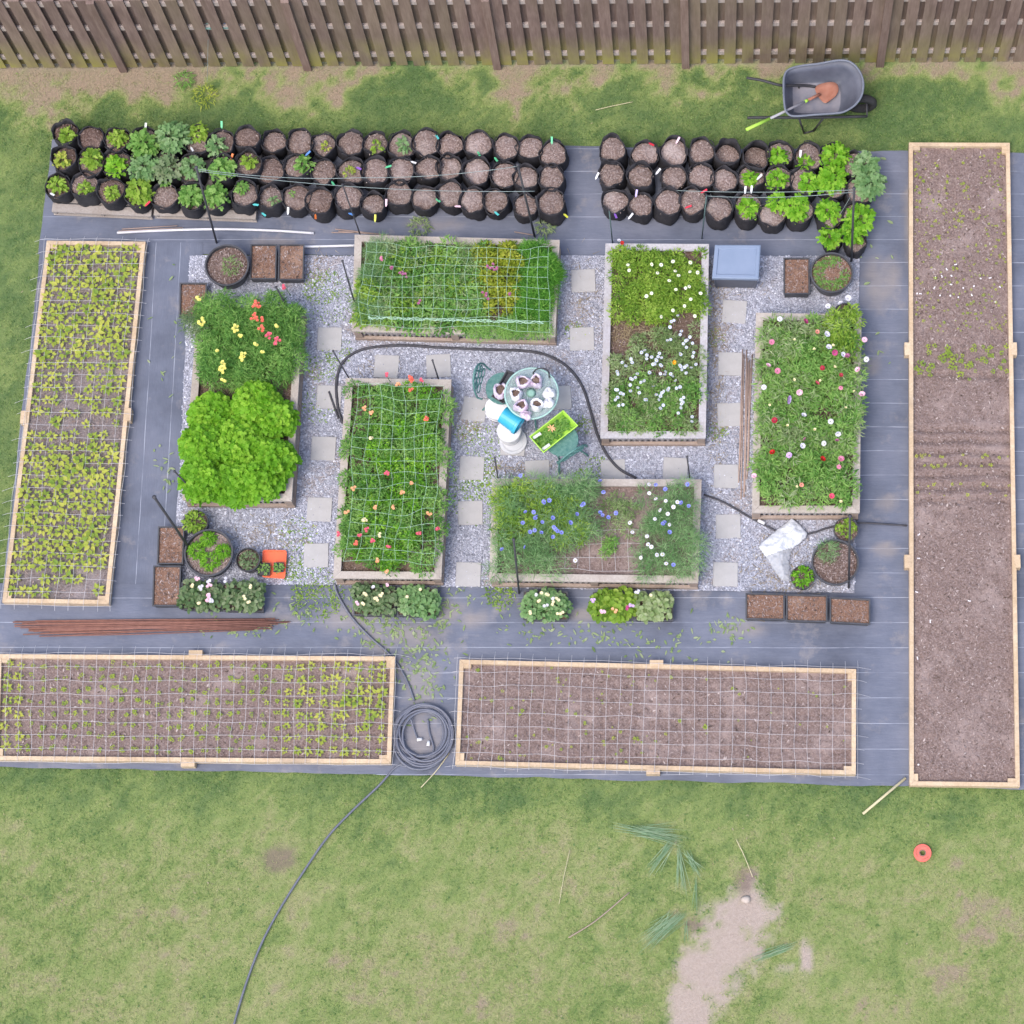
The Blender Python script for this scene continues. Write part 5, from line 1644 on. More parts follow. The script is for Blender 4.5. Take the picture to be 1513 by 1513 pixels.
# orange tray with cells
M['orange'] = simple('orange_plastic', (.80, .16, .07), (.75, .13, .06), 4, .45)
q = [W(*kA(*p), .12) for p in ((1015, 495), (1210, 500), (1195, 728), (1010, 715))]
ctr = sum(q, Vector()) / 4
t = thing('orange_tray', (ctr.x, ctr.y, .035), 'bright orange plastic caddy holding two tiny plants', 'tray')
mb = MB()
lo_ = inset(q, .02)
def rounded(qd, r=.035, n=4):
    out = []
    for i in range(4):
        p, a, b_ = Vector(qd[i]), Vector(qd[i - 1]), Vector(qd[(i + 1) % 4])
        d0, d1 = (a - p).normalized(), (b_ - p).normalized()
        for k in range(n + 1):
            f = k / n
            out.append(p + d0 * r * (1 - f) ** 2 + d1 * r * f ** 2)
    return out
ro, rl, ri = rounded(q), rounded(lo_), rounded(inset(q, .012))
n = len(ro)
rings = [[(p.x, p.y, .036) for p in rl], [(p.x, p.y, .115) for p in ro], [(p.x, p.y, .12) for p in ro], [(p.x, p.y, .12) for p in ri], [(p.x, p.y, .105) for p in ri]]
vs = [p for r_ in rings for p in r_]
fs = [tuple(range(n))[::-1], tuple(4 * n + i for i in range(n))]
for k in range(4):
    for i in range(n):
        fs.append((k * n + i, k * n + (i + 1) % n, (k + 1) * n + (i + 1) % n, (k + 1) * n + i))
mb.add(vs, fs)
mb.build('tray_body', M['orange'], t)
for (x, y, s_, txt) in ((1025, 650, .075, 'dark square pot overlapping the corner of the orange caddy'), (1143, 635, .06, 'dark square pot sunk in the orange caddy')):
    c = W(*kA(x, y), .17)
    tp = thing('seedling_pot', (c.x, c.y, .107), txt, 'pot', 'tiny square pots')
    zb = .107 if s_ < .07 else .036
    mb = MB()
    h1 = .17
    R_ = [(s_ * .8, zb), (s_, h1), (s_ - .006, h1), (s_ - .01, h1 - .03)]
    vs = []
    for (r_, z_) in R_:
        vs += [(c.x + dx * r_, c.y + dy * r_, z_) for dx, dy in ((-1, -1), (1, -1), (1, 1), (-1, 1))]
    fs = [(3, 2, 1, 0), (12, 13, 14, 15)]
    for k in range(3):
        for i in range(4):
            fs.append((k * 4 + i, k * 4 + (i + 1) % 4, k * 4 + 4 + (i + 1) % 4, k * 4 + 4 + i))
    mb.add(vs, fs)
    mb.build('pot_wall', M['pot'], tp)
    herb(c, s_ * .85, h1 - .03, .07, 45, .035, .018, M['mid'], 'tiny green plant in the ' + txt[5:], 'lance', name='tiny_plant', rb=.75)

# ------------------------------------------------------------------ storage box
M['boxlid'] = simple('grey_blue_lid', (.19, .245, .35), (.215, .27, .38), 5, .45, stretch=(1, 1, 1))
M['boxbody'] = simple('dark_grey_body', (.085, .095, .125), (.11, .12, .15), 5, .5)
q = [W(*p, .5) for p in ((1056.5, 361), (1124, 361), (1121, 411.5), (1052, 410))]
ctr = sum(q, Vector()) / 4
t = thing('storage_box', (ctr.x, ctr.y, .035), 'grey blue storage box with a flat recessed lid beside the white rimmed bed', 'storage box')
mb = MB()
i1, i2, i3, i4 = inset(q, .012), inset(q, .045), inset(q, .055), inset(q, .02)
rings = [(inset(q, .004), .43), (q, .44), (q, .492), (i1, .5), (i2, .5), (i3, .487)]
vs = [(p[0], p[1], z) for r_, z in rings for p in r_]
fs = [(3, 2, 1, 0), (20, 21, 22, 23)]
for k in range(5):
    for i in range(4):
        fs.append((k * 4 + i, k * 4 + (i + 1) % 4, k * 4 + 4 + (i + 1) % 4, k * 4 + 4 + i))
mb.add(vs, fs)
i5 = inset(q, .13)
for k in range(3):
    pass
mb.build('lid', M['boxlid'], t)
mb = MB()
rings = [(inset(q, .05), .036), (inset(q, .018), .428)]
vs = [(p[0], p[1], z) for r_, z in rings for p in r_]
fs = [(3, 2, 1, 0), (4, 5, 6, 7)] + [(i, (i + 1) % 4, 4 + (i + 1) % 4, 4 + i) for i in range(4)]
mb.add(vs, fs)
mb.build('body', M['boxbody'], t)
for i in range(4):
    p = Vector(inset(q, .02)[i]); pl = Vector(inset(q, .052)[i])
    mb = MB(); mb.tube([(pl.x, pl.y, .05), (p.x, p.y, .425)], .014, 8)
    mb.build('corner_rib', M['boxbody'], t)

# ------------------------------------------------------------------ wheelbarrow and shovel
kW = lambda x, y, z: W(1060 + x / 5.819, 70 + y / 5.819, z)
def smooth_closed(pts, n=8):
    out = []
    N = len(pts)
    for i in range(N):
        p0, p1, p2, p3 = pts[i - 1], pts[i], pts[(i + 1) % N], pts[(i + 2) % N]
        for k in range(n):
            t_ = k / n
            out.append(.5 * ((2 * p1) + (p2 - p0) * t_ + (2 * p0 - 5 * p1 + 4 * p2 - p3) * t_ ** 2 + (3 * p1 - p0 - 3 * p2 + p3) * t_ ** 3))
    return out
def smooth_open(pts, n=8):
    pts = [Vector(p) for p in pts]
    ext = [pts[0] * 2 - pts[1]] + pts + [pts[-1] * 2 - pts[-2]]
    out = []
    for i in range(1, len(ext) - 2):
        p0, p1, p2, p3 = ext[i - 1], ext[i], ext[i + 1], ext[i + 2]
        for k in range(n):
            t_ = k / n
            out.append(.5 * ((2 * p1) + (p2 - p0) * t_ + (2 * p0 - 5 * p1 + 4 * p2 - p3) * t_ ** 2 + (3 * p1 - p0 - 3 * p2 + p3) * t_ ** 3))
    out.append(pts[-1])
    return out
M['tub'] = simple('dark_poly_tub', (.075, .085, .115), (.13, .14, .18), 4, .5, spec=.4)
M['tubdust'] = simple('dusty_tub_floor', (.16, .17, .22), (.26, .25, .28), 6, .8)
M['blacksteel'] = simple('black_steel', (.03, .03, .035), (.05, .05, .055), 8, .5, spec=.4)
M['tyre'] = simple('tyre_rubber', (.025, .025, .028), (.04, .04, .043), 20, .9)
RZW, FZW = .66, .34
rim_px = [(600, 560), (578, 500), (570, 380), (572, 260), (605, 192), (700, 158), (860, 138), (1040, 108), (1140, 122), (1215, 190), (1253, 290), (1243, 400), (1190, 485), (1100, 545), (1020, 562), (840, 575), (660, 588)]
flo_px = [(668, 552), (655, 520), (648, 420), (650, 340), (665, 315), (720, 308), (830, 305), (960, 300), (1030, 305), (1050, 330), (1058, 400), (1058, 460), (1050, 520), (1035, 548), (990, 556), (850, 560), (720, 560)]
rimp = smooth_closed([kW(x, y, RZW) for x, y in rim_px], 4)
flop = smooth_closed([kW(x, y, FZW) for x, y in flo_px], 4)
ctr = sum(rimp, Vector()) / len(rimp)
t = thing('wheelbarrow', (ctr.x, ctr.y, 0), 'dark grey wheelbarrow with a shovel lying in its tub, by the fence', 'wheelbarrow')
n = len(rimp)
mb = MB()
fc = sum(flop, Vector()) / n
rings = [[fc.lerp(p, .5) for p in flop], flop]
for k in (.12, .35, .7, 1.0):
    rings.append([f.lerp(r_, k) + Vector((0, 0, -.05 * math.sin(k * math.pi))) for f, r_ in zip(flop, rimp)])
# outer skin
off = []
for r_ in reversed(rings[1:]):
    c_ = sum(r_, Vector()) / n
    off.append([c_ + (p - c_) * 1.015 - Vector((0, 0, .012)) for p in r_])
allr = rings + off
vs = [p for r_ in allr for p in r_] 
fs, mi = [], []
for k in range(len(allr) - 1):
    for i in range(n):
        fs.append((k * n + i, k * n + (i + 1) % n, (k + 1) * n + (i + 1) % n, (k + 1) * n + i))
k0 = len(vs)
vs.append(fc)
for i in range(n):
    fs.append((k0, (i + 1) % n, i))
last = (len(allr) - 1) * n
fs.append(tuple(last + i for i in range(n)))
mb.add(vs, fs)
o = mb.build('tub', [M['tub'], M['tubdust']], t, smooth=True)
for pl in o.data.polygons:
    if pl.index < n or (k0 in pl.vertices):
        pl.material_index = 1
mb = MB(); mb.tube(rimp + [rimp[0]], .014, 8, cap=False); mb.build('rim', simple('tub_rim', (.17, .19, .24), None, 4, .5), t, smooth=True)
hA = [kW(250, 258, .62), kW(390, 282, .60), kW(560, 325, .56), kW(800, 330, .36), kW(1180, 420, .26)]
hB = [kW(258, 602, .62), kW(390, 600, .60), kW(600, 600, .56), kW(900, 598, .40), kW(1280, 590, .26)]
for hpts in (hA, hB):
    mb = MB(); mb.tube(smooth_open(hpts, 5), .019, 8); hb = mb.build('handle', M['blacksteel'], t, smooth=True)
    mb = MB(); mb.tube([hpts[0], hpts[0].lerp(hpts[1], .8)], .024, 8); g = mb.build('grip', simple('grip_rubber', (.10, .11, .14), None, 8, .7), hb, smooth=True)
    g.matrix_parent_inverse = Matrix.Translation(t.location).inverted()
wc = (kW(1235, 520, .2) + kW(1235, 440, .2)) / 2
ax = Vector((0, 1, 0))
mb = MB()
Rw = Matrix.Translation(wc) @ Matrix.Rotation(math.pi / 2, 4, 'X')
mb.lathe([(.12, -.045), (.17, -.05), (.195, -.03), (.2, 0), (.195, .03), (.17, .05), (.12, .045), (.12, -.045)], (0, 0, 0), 32, M4=Rw)
wo = mb.build('wheel', M['tyre'], t, smooth=True)
mb = MB(); mb.lathe([(0, -.05), (.03, -.05), (.03, -.02), (.115, -.03), (.115, .03), (.03, .02), (.03, .05), (0, .05)], (0, 0, 0), 24, M4=Rw)
g = mb.build('rim', M['blacksteel'], wo, smooth=True); g.matrix_parent_inverse = Matrix.Translation(t.location).inverted()
# frame box round the wheel, legs
wb = [kW(1120, 590, .24), kW(1285, 590, .24), kW(1285, 470, .26), kW(1240, 430, .28)]
mb = MB(); mb.tube(wb, .016, 8); mb.build('wheel_guard', M['blacksteel'], t, smooth=True)
for a_, b2, c_ in (((700, 600, .36), (745, 735, .012), 0), ((915, 600, .36), (825, 715, .012), 0), ((700, 340, .36), (735, 440, .012), 0), ((900, 340, .36), (820, 420, .012), 0)):
    mb = MB(); mb.tube([kW(*a_), kW(*b2)], .013, 8); mb.build('leg', M['blacksteel'], t, smooth=True)
mb = MB(); mb.tube([kW(745, 735, .02), kW(825, 715, .02)], .012, 8); mb.build('leg_brace', M['blacksteel'], t, smooth=True)

# shovel
M['rust'] = simple('rusty_blade', (.29, .115, .075), (.38, .185, .135), 9, .8)
M['limegrip'] = simple('lime_grip', (.35, .62, .07), (.40, .66, .10), 5, .5)
M['shaft'] = simple('grey_shaft', (.34, .34, .38), (.40, .40, .43), 5, .5)
bl = [(845, 375), (862, 410), (900, 460), (935, 475), (985, 440), (1020, 410), (1042, 360), (1030, 315), (990, 295), (930, 300), (865, 320), (840, 350)]
bp = smooth_closed([kW(x, y, .40) for x, y in bl], 3)
bc = sum(bp, Vector()) / len(bp)
t = thing('shovel', (bc.x, bc.y, .36), 'round point shovel with rusty blade and lime green grip resting in the wheelbarrow', 'shovel')
mb = MB()
nb = len(bp)
rr1 = [bc.lerp(p, .55) - Vector((0, 0, .025)) for p in bp]
vs = bp + rr1 + [bc - Vector((0, 0, .03))] + [p - Vector((0, 0, .004)) for p in bp] + [p - Vector((0, 0, .004)) for p in rr1] + [bc - Vector((0, 0, .034))]
fs = []
for i in range(nb):
    j = (i + 1) % nb
    fs += [(i, j, nb + j, nb + i), (nb + i, nb + j, 2 * nb), (2 * nb + 1 + j, 2 * nb + 1 + i, 3 * nb + 1 + i, 3 * nb + 1 + j), (3 * nb + 1 + j, 3 * nb + 1 + i, 4 * nb + 1), (j, i, 2 * nb + 1 + i, 2 * nb + 1 + j)]
mb.add(vs, fs)
mb.build('blade', M['rust'], t, smooth=True)
s0, s1, s2, s3 = kW(880, 400, .41), kW(770, 455, .46), kW(450, 610, .69), kW(248, 705, .80)
mb = MB(); mb.tube([s0, s1], [.022, .018], 8); mb.build('socket', M['rust'], t, smooth=True)
mb = MB(); mb.tube([s1, s2], .017, 8); mb.build('shaft', M['shaft'], t, smooth=True)
mb = MB(); mb.tube([s2, s3], .021, 8); mb.build('grip', M['limegrip'], t, smooth=True)
mb = MB(); mb.tube([s1.lerp(s0, .05), s1.lerp(s2, .06)], .021, 8); mb.build('collar', M['limegrip'], t, smooth=True)

# ------------------------------------------------------------------ table group
kT = lambda x, y, z: W(660 + x / 6.304, 510 + y / 6.304, z)
M['glass'], nt, b = newmat('green_glass')
b.inputs['Base Color'].default_value = (.72, .86, .84, 1)
b.inputs['Roughness'].default_value = .08
b.inputs['Transmission Weight'].default_value = .75
b.inputs['IOR'].default_value = 1.45
M['greeniron'] = simple('green_iron', (.055, .17, .16), (.14, .27, .25), 26, .6, bstr=.2)
tc_ = kT(790, 445, .71)
t = thing('glass_table', (tc_.x, tc_.y, .03), 'small round glass topped bistro table crowded with plastic pouches', 'table')
RT = .305
mb = MB(); mb.lathe([(0, -.008), (RT, -.008), (RT + .004, 0), (RT, .006), (0, .006)], tc_, 48); mb.build('table_top', M['glass'], t, smooth=False)
ring = [Vector((tc_.x + (RT + .012) * math.cos(a), tc_.y + (RT + .012) * math.sin(a), tc_.z - .004)) for a in [2 * math.pi * k / 48 for k in range(49)]]
mb = MB(); mb.tube(ring, .012, 8, cap=False); mb.build('table_rim', simple('pale_green_rim', (.36, .56, .52), None, 5, .4), t, smooth=True)
for k in range(3):
    a = .6 + k * 2.094
    d = Vector((math.cos(a), math.sin(a), 0))
    z0 = Vector((tc_.x, tc_.y, 0))
    mb = MB(); mb.tube(smooth_open([z0 + d * .27 + Vector((0, 0, .69)), z0 + d * .12 + Vector((0, 0, .45)), z0 + d * .1 + Vector((0, 0, .3)), z0 + d * .26 + Vector((0, 0, .04))], 6), .011, 8)
    mb.build('leg', M['greeniron'], t, smooth=True)
mb = MB(); mb.lathe([(0, 0), (.035, 0), (.06, .012), (.02, .02), (0, .02)], (tc_.x - .005, tc_.y + .0, .717), 16); mb.build('centre_cap', simple('cap_green', (.25, .45, .38), None, 6, .5), t, smooth=True)

# bistro chairs
def chair(seat, face, label, back_px=None):
    """face: angle of the direction the sitter looks"""
    t = thing('bistro_chair', (seat.x, seat.y, .03), label, 'chair', 'green iron bistro chairs')
    f = Vector((math.cos(face), math.sin(face), 0)); s_ = Vector((-f.y, f.x, 0))
    z = Vector((0, 0, 1))
    o0 = Vector((seat.x, seat.y, 0))
    mb = MB()
    mb.lathe([(0, 0), (.19, 0), (.205, .01), (.2, .022), (0, .016)], (seat.x, seat.y, .44), 24)
    mb.build('seat', M['greeniron'], t, smooth=False)
    for a_, b2 in ((1, 1), (1, -1), (-1, 1), (-1, -1)):
        top = o0 + f * .14 * a_ + s_ * .14 * b2 + z * .44
        bot = o0 + f * .23 * a_ + s_ * .21 * b2 + z * .035
        mid = o0 + f * .13 * a_ + s_ * .13 * b2 + z * .25
        mb = MB(); mb.tube(smooth_open([top, mid, bot], 6), .013, 8); mb.build('leg', M['greeniron'], t, smooth=True)
    bb = o0 - f * .20
    pts = []
    for k in range(13):
        a = math.pi * k / 12
        pts.append(bb - f * (.05 + .06 * math.sin(a)) + s_ * .2 * math.cos(a) + z * (.50 + .38 * math.sin(a)))
    pts = [bb + s_ * .19 + z * .45] + pts + [bb - s_ * .19 + z * .45]
    mb = MB(); mb.tube(smooth_open(pts, 3), .012, 8); mb.build('back_frame', M['greeniron'], t, smooth=True)
    mb = MB()
    for (x, y, r) in ((-.10, .56, .055), (0, .57, .05), (.10, .56, .055), (-.055, .66, .055), (.055, .66, .055), (-.11, .68, .04), (.11, .68, .04), (0, .76, .055), (-.08, .77, .04), (.08, .77, .04), (0, .84, .03)):
        c_ = bb - f * (.05 + .06 * (y - .5) / .38) + s_ * x + z * y
        pts = [c_ + s_ * r * math.cos(a) + (z * .98 - f * .16) * r * math.sin(a) for a in [2 * math.pi * k / 14 for k in range(15)]]
        mb.tube(pts, .008, 6, cap=False)
    mb.build('back_scrollwork', M['greeniron'], t, smooth=True)
    return t
chair(kT(520, 400, .45), math.atan2(-.25, 1), 'green iron chair behind the glass table under the black trays')
chair(kT(1070, 880, .45), math.atan2(.75, -.5), 'green iron chair carrying the lime tray, below the table')
# trays
def tray(px, z, depth, label, mat, name, rim=.012):
    q = [kT(x, y, z) for x, y in px]
    ctr = sum(q, Vector()) / 4
    t = thing(name, (ctr.x, ctr.y, z - depth), label, 'tray')
    lo_ = inset(q, .025)
    rings = [([(p[0], p[1], z - depth) for p in lo_]), [(p.x, p.y, z - .008) for p in q], [(p.x, p.y, z) for p in q], [(p.x, p.y, z) for p in inset(q, rim)], [(p.x, p.y, z - depth + .01) for p in inset(q, .032)]]
    vs = [p for r_ in rings for p in r_]
    fs = [(3, 2, 1, 0), (16, 17, 18, 19)]
    for k in range(4):
        for i in range(4):
            fs.append((k * 4 + i, k * 4 + (i + 1) % 4, k * 4 + 4 + (i + 1) % 4, k * 4 + 4 + i))
    mb = MB(); mb.add(vs, fs); mb.build('tray_body', mat, t)
    return t, q
tray([(560, 222), (675, 268), (530, 545), (415, 475)], .52, .05, 'black seed tray on the green chair behind the table', M['pot'], 'seed_tray')
tray([(1085, 600), (1225, 745), (900, 1000), (768, 848)], .58, .12, 'lime green plastic tray of plant scraps on a chair', M['limegrip'], 'lime_tray')
qd = [kT(x, y, .49) for x, y in ((1085, 650), (1165, 745), (905, 945), (825, 850))]
P_ = region_points(qd, 300)
V, Fc, R = leaves(np.concatenate([P_, rng.uniform(.475, .52, (300, 1))], 1), rng.random(300) * 6.28, rng.uniform(0, .6, 300), rng.uniform(.04, .10, 300), rng.uniform(.01, .02, 300), .2, rng.random(300), 'lance')
tag(npmesh('plant_scraps', V, Fc, R, M['mid']), 'dark green plant clippings heaped in the lime tray', None, None, 'stuff')
for (x, y, a, lab) in ((840, 840, .6, 'white label card at the lower left corner of the lime tray'), (925, 945, .65, 'pale label card along the front of the lime tray')):
    p = kT(x, y, .53)
    mb = MB(); mb.box(-.055, -.018, -.002, .055, .018, .002, M4=Matrix.Translation(p) @ Matrix.Rotation(a, 4, 'Z') @ Matrix.Rotation(.5, 4, 'X'))
    tag(mb.build('label_card', tagmat('white', TC['white'])), lab, 'label card')
p = kT(975, 770, .53)
V, Fc, R = leaves(np.array([[p.x, p.y, p.z]] * 9), rng.random(9) * 6.28, rng.uniform(.1, .5, 9), .06, .02, .2, rng.random(9), 'lance')
tag(npmesh('orange_bloom', V, Fc, R, petalmat('peach', FC['peach'])), 'wilted orange bloom lying in the lime tray', 'flower')

# plastic pouches on the table
m, nt, b = newmat('pouch_plastic')
n = noise(nt, 14, 4)
nt.links.new(ramp(nt, n, [(.35, (.45, .34, .46)), (.52, (.62, .54, .66)), (.7, (.78, .74, .80))]), b.inputs['Base Color'])
b.inputs['Roughness'].default_value = .3
b.inputs['Specular IOR Level'].default_value = .5
bump(nt, b, noise(nt, 40, 3), .5, .01)
M['pouch'] = m
m, nt, b = newmat('white_pouch_plastic')
nt.links.new(ramp(nt, noise(nt, 14, 4), [(.35, (.70, .70, .74)), (.7, (.85, .85, .88))]), b.inputs['Base Color'])
b.inputs['Roughness'].default_value = .3
bump(nt, b, noise(nt, 40, 3), .5, .01)
M['pouchw'] = m
POU = [(715, 330, .062, .085, 80, .717, 'tall purplish pouch at the back left of the glass table', 'pouch', 1), (830, 325, .066, .066, 60, .717, 'open purplish pouch of soil at the back of the glass table', 'pouch', 1), (950, 430, .062, .055, 0, .717, 'crumpled white pouch at the right of the glass table', 'pouchw', 0), (945, 520, .058, .05, 30, .717, 'white pouch at the front right of the glass table', 'pouchw', 0),
       (840, 545, .068, .062, -20, .717, 'open pouch of soil with a sprout at the front of the glass table', 'pouchw', 1), (692, 552, .075, .058, 10, .717, 'open purplish pouch with dark opening at the front left of the glass table', 'pouch', 1), (645, 445, .062, .068, 30, .717, 'whitish pouch with a round opening at the left of the glass table', 'pouchw', 1), (735, 635, .06, .045, -30, .717, 'flattened purplish pouch at the front edge of the glass table', 'pouch', 0), (500, 410, .085, .075, 60, .53, 'torn purplish pouch lying on the black seed tray', 'pouch', 1)]
for (x, y, ra, rb_, deg, zb, lab, mt, openn) in POU:
    p = kT(x, y, zb + .1)
    ra, rb_ = ra * 1.2, rb_ * 1.2
    t = thing('plastic_pouch', (p.x, p.y, zb), lab, 'pouch', 'plastic pouches on the table')
    R4 = Matrix.Translation((p.x, p.y, zb)) @ Matrix.Rotation(math.radians(deg), 4, 'Z')
    mb = MB()
    prof = [(0, 0), (.85, .004), (1.0, .03), (1.02, .06), (.92, .10), (.78, .135), (.62, .128), (.55, .09)] if openn else [(0, 0), (.85, .004), (1.05, .03), (1.0, .05), (.7, .075), (.3, .085), (0, .08)]
    mb.lathe([(r_, z_ / 1) for r_, z_ in prof], (0, 0, 0), 22, wob=.09)
    for i in range(len(mb.v)):
        q_ = mb.v[i]
        a = math.atan2(q_[1], q_[0])
        j = random.uniform(-.008, .008)
        zz = q_[2] + (.03 * math.sin(2 * a + x) + random.uniform(-.012, .012)) * (q_[2] > .08)
        mb.v[i] = tuple(R4 @ Vector((q_[0] * ra + j, q_[1] * rb_ + j, zz)))
    mb.build('pouch_wall', M[mt], t, smooth=True)
    if openn:
        mb = MB()
        mb.lathe([(.62, .09), (.4, .097), (0, .1)], (0, 0, 0), 16)
        mb.v = [tuple(R4 @ Vector((q_[0] * ra, q_[1] * rb_, q_[2] + random.uniform(-.004, .004)))) for q_ in mb.v]
        mb.build('soil', M['dark_soil'], t)
# wire hoop behind the table
hp = [kT(805, 255, .75), kT(835, 222, .82), kT(890, 212, .84), kT(945, 240, .82), kT(955, 290, .75)]
mb = MB(); mb.tube(smooth_open(hp, 6) + [kT(955, 290, .75) - Vector((0, 0, .7))], .009, 6)
mb.tube([kT(805, 255, .75), kT(805, 255, .75) - Vector((0, 0, .7))], .009, 6)
tag(mb.build('wire_hoop', M['blacksteel'], smooth=True), 'thin dark wire hoop standing behind the glass table', 'wire hoop')

# buckets
M['whitep'] = simple('white_plastic', (.66, .66, .67), (.62, .62, .64), 4, .35)
M['bluep'] = simple('blue_plastic', (.03, .34, .52), (.05, .39, .57), 4, .3, spec=.5)
M['clearlid'] = simple('grey_lid', (.48, .50, .53), (.54, .55, .58), 4, .4)
def bucket(top, bot, r0, r1, label, mat, lid=True, handle=True):
    d = (top - bot); hgt = d.length
    qn = d.to_track_quat('Z', 'Y').to_matrix().to_4x4()
    R4 = Matrix.Translation(bot) @ qn
    t = thing('bucket', tuple(bot), label, 'bucket', 'plastic buckets by the table')
    mb = MB()
    prof = [(0, 0), (r0, 0), (r1 * .97, hgt - .04), (r1 * 1.04, hgt - .035), (r1 * 1.04, hgt - .02), (r1, hgt)]
    prof += [(0, hgt)] if lid else [(r1 * .95, hgt), (r0 * .95, .02), (0, .02)]
    mb.lathe(prof, (0, 0, 0), 36, M4=R4)
    mb.build('bucket_wall', mat, t)
    if handle:
        pts = [R4 @ Vector((r1 * 1.06 * math.cos(a), r1 * .9 * math.sin(a) , hgt - .03 - .10 * math.sin(a))) for a in [math.pi * k / 14 for k in range(15)]]
        pts = [R4 @ Vector((r1 * 1.06 * math.cos(a), -(r1 * 1.1) * math.sin(a), hgt - .04 - .02 * math.sin(a))) for a in [math.pi * k / 14 for k in range(15)]]
        mb = MB(); mb.tube(pts, .006, 6); mb.build('bucket_handle', M['whitep'], t, smooth=True)
    return t
bucket(kT(468, 580, .36), kT(475, 610, .05) , .12, .142, 'white lidded bucket left of the blue bucket', M['whitep'])
c_ = kT(580, 790, .33)
bucket(c_, Vector((c_.x + .0, c_.y, .055)), .118, .142, 'white lidded bucket nearest the cornflower bed, in front of the blue bucket', M['whitep'])
bucket(kT(680, 745, .50), kT(520, 640, .52), .105, .125, 'bright blue bucket lying on top of the white buckets', M['bluep'], lid=False)
lc = kT(620, 895, .045)
t = thing('bucket_lid', tuple(lc), 'translucent grey round lid on the paver in front of the white bucket', 'bucket lid')  # this round disc is the clear lid of a bucket
mb = MB(); mb.lathe([(0, .012), (.12, .012), (.14, .022), (.165, .022), (.17, .012), (.168, 0), (0, 0)], (lc.x, lc.y, .056), 40); mb.build('disc', M['clearlid'], t)

# ------------------------------------------------------------------ plastic sheet
m, nt, b = newmat('milky_plastic')
b.inputs['Base Color'].default_value = (.60, .63, .68, 1)
b.inputs['Roughness'].default_value = .25
b.inputs['Specular IOR Level'].default_value = .6
bump(nt, b, noise(nt, 18, 5), .7, .02)
M['milky'] = m
kP = lambda x, y, z: W(1060 + x / 5.819, 740 + y / 5.819, z)
poly = [kP(x, y, .06) for x, y in ((640, 140), (700, 190), (780, 280), (770, 320), (640, 430), (620, 520), (635, 620), (625, 690), (545, 690), (505, 640), (430, 520), (345, 400), (370, 360), (500, 250))]
xs = [p.x for p in poly]; ys = [p.y for p in poly]
stp = .012
gx = np.arange(min(xs), max(xs) + stp, stp); gy = np.arange(min(ys), max(ys) + stp, stp)
X, Y = np.meshgrid(gx, gy)
ins = inpoly(X, Y, poly)
edge = np.full(X.shape, 9.0)
for i in range(len(poly)):
    a_, b2 = poly[i], poly[(i + 1) % len(poly)]
    dx_, dy_ = b2.x - a_.x, b2.y - a_.y
    tt = np.clip(((X - a_.x) * dx_ + (Y - a_.y) * dy_) / (dx_ * dx_ + dy_ * dy_), 0, 1)
    edge = np.minimum(edge, np.hypot(X - a_.x - tt * dx_, Y - a_.y - tt * dy_))
Zt = .045 + .10 * np.sqrt(np.clip(edge / .16, 0, 1)) + .045 * (fbm(X, Y, 6, 3) - .4) + .03 * (fbm(X, Y, 22, 8) - .5) + .012 * np.abs(np.sin((X * .55 - Y * .8) * 20 + 5 * fbm(X, Y, 4, 2)))
idx = -np.ones(X.shape, int); idx[ins] = np.arange(ins.sum())
f4 = []
for j in range(X.shape[0] - 1):
    for i in range(X.shape[1] - 1):
        a_ = (idx[j, i], idx[j, i + 1], idx[j + 1, i + 1], idx[j + 1, i])
        if min(a_) >= 0: f4.append(a_)
V = np.stack([X[ins], Y[ins], Zt[ins]], 1)
ylim = kP(500, 455, .06).y
mi_ = [1 if (V[list(f)][:, 1].mean() < ylim + .35 * (V[list(f)][:, 0].mean() - kP(500, 455, .06).x)) else 0 for f in f4]
m, nt, b = newmat('thin_clear_plastic')
b.inputs['Base Color'].default_value = (.66, .69, .75, 1)
b.inputs['Roughness'].default_value = .25
b.inputs['Alpha'].default_value = .38
bump(nt, b, noise(nt, 30, 5), .8, .02)
o = npmesh('plastic_sheet', V, np.array(f4), np.zeros(len(V)), [M['milky'], m], None, mi_, smooth=True)
sol = o.modifiers.new('thickness', 'SOLIDIFY'); sol.thickness = .012; sol.offset = -1
tag(o, 'crumpled milky plastic sheet lying on the gravel by the small pots', 'plastic sheet')

# ------------------------------------------------------------------ hoses
M['hose'] = simple('black_hose', (.045, .045, .055), (.075, .075, .088), 12, .6)
M['greyhose'] = simple('grey_blue_hose', (.115, .125, .165), (.15, .16, .20), 12, .45, spec=.4)
def hose(pts, r, mat, label, name='hose', z=None, n=8):
    mb = MB(); mb.tube(smooth_open(pts, n), r, 8)
    return tag(mb.build(name, mat, smooth=True), label, 'hose')
hose([W(486, 578, .06), W(492, 595, .06), W(500, 618, .06)], .013, M['hose'], 'short black hose end with a knob beside the coral flower bed', 'hose_end')
hose([W(u, v, .062) for u, v in ((506, 625), (499, 600), (497, 565), (505, 537), (525, 520), (555, 512), (600, 510), (650, 513), (720, 516), (775, 518), (810, 525), (840, 543), (860, 570), (872, 605), (882, 640), (896, 670), (915, 692), (940, 706))], .017, M['hose'], 'black soaker hose looping over the gravel above the glass table')
hose([W(u, v, .062) for u, v in ((1040, 730), (1070, 742), (1105, 762), (1135, 778), (1160, 788), (1195, 788), (1225, 779), (1262, 772), (1340, 776))], .013, M['hose'], 'black hose running under the plastic sheet below the poppy bed')
mb = MB(); pth = [W(1120, 768, .08), W(1130, 773, .08)]
mb.tube(pth, .022, 8); tag(mb.build('hose_connector', M['whitep'], smooth=True), 'white connector on the hose beside the plastic sheet', 'connector')
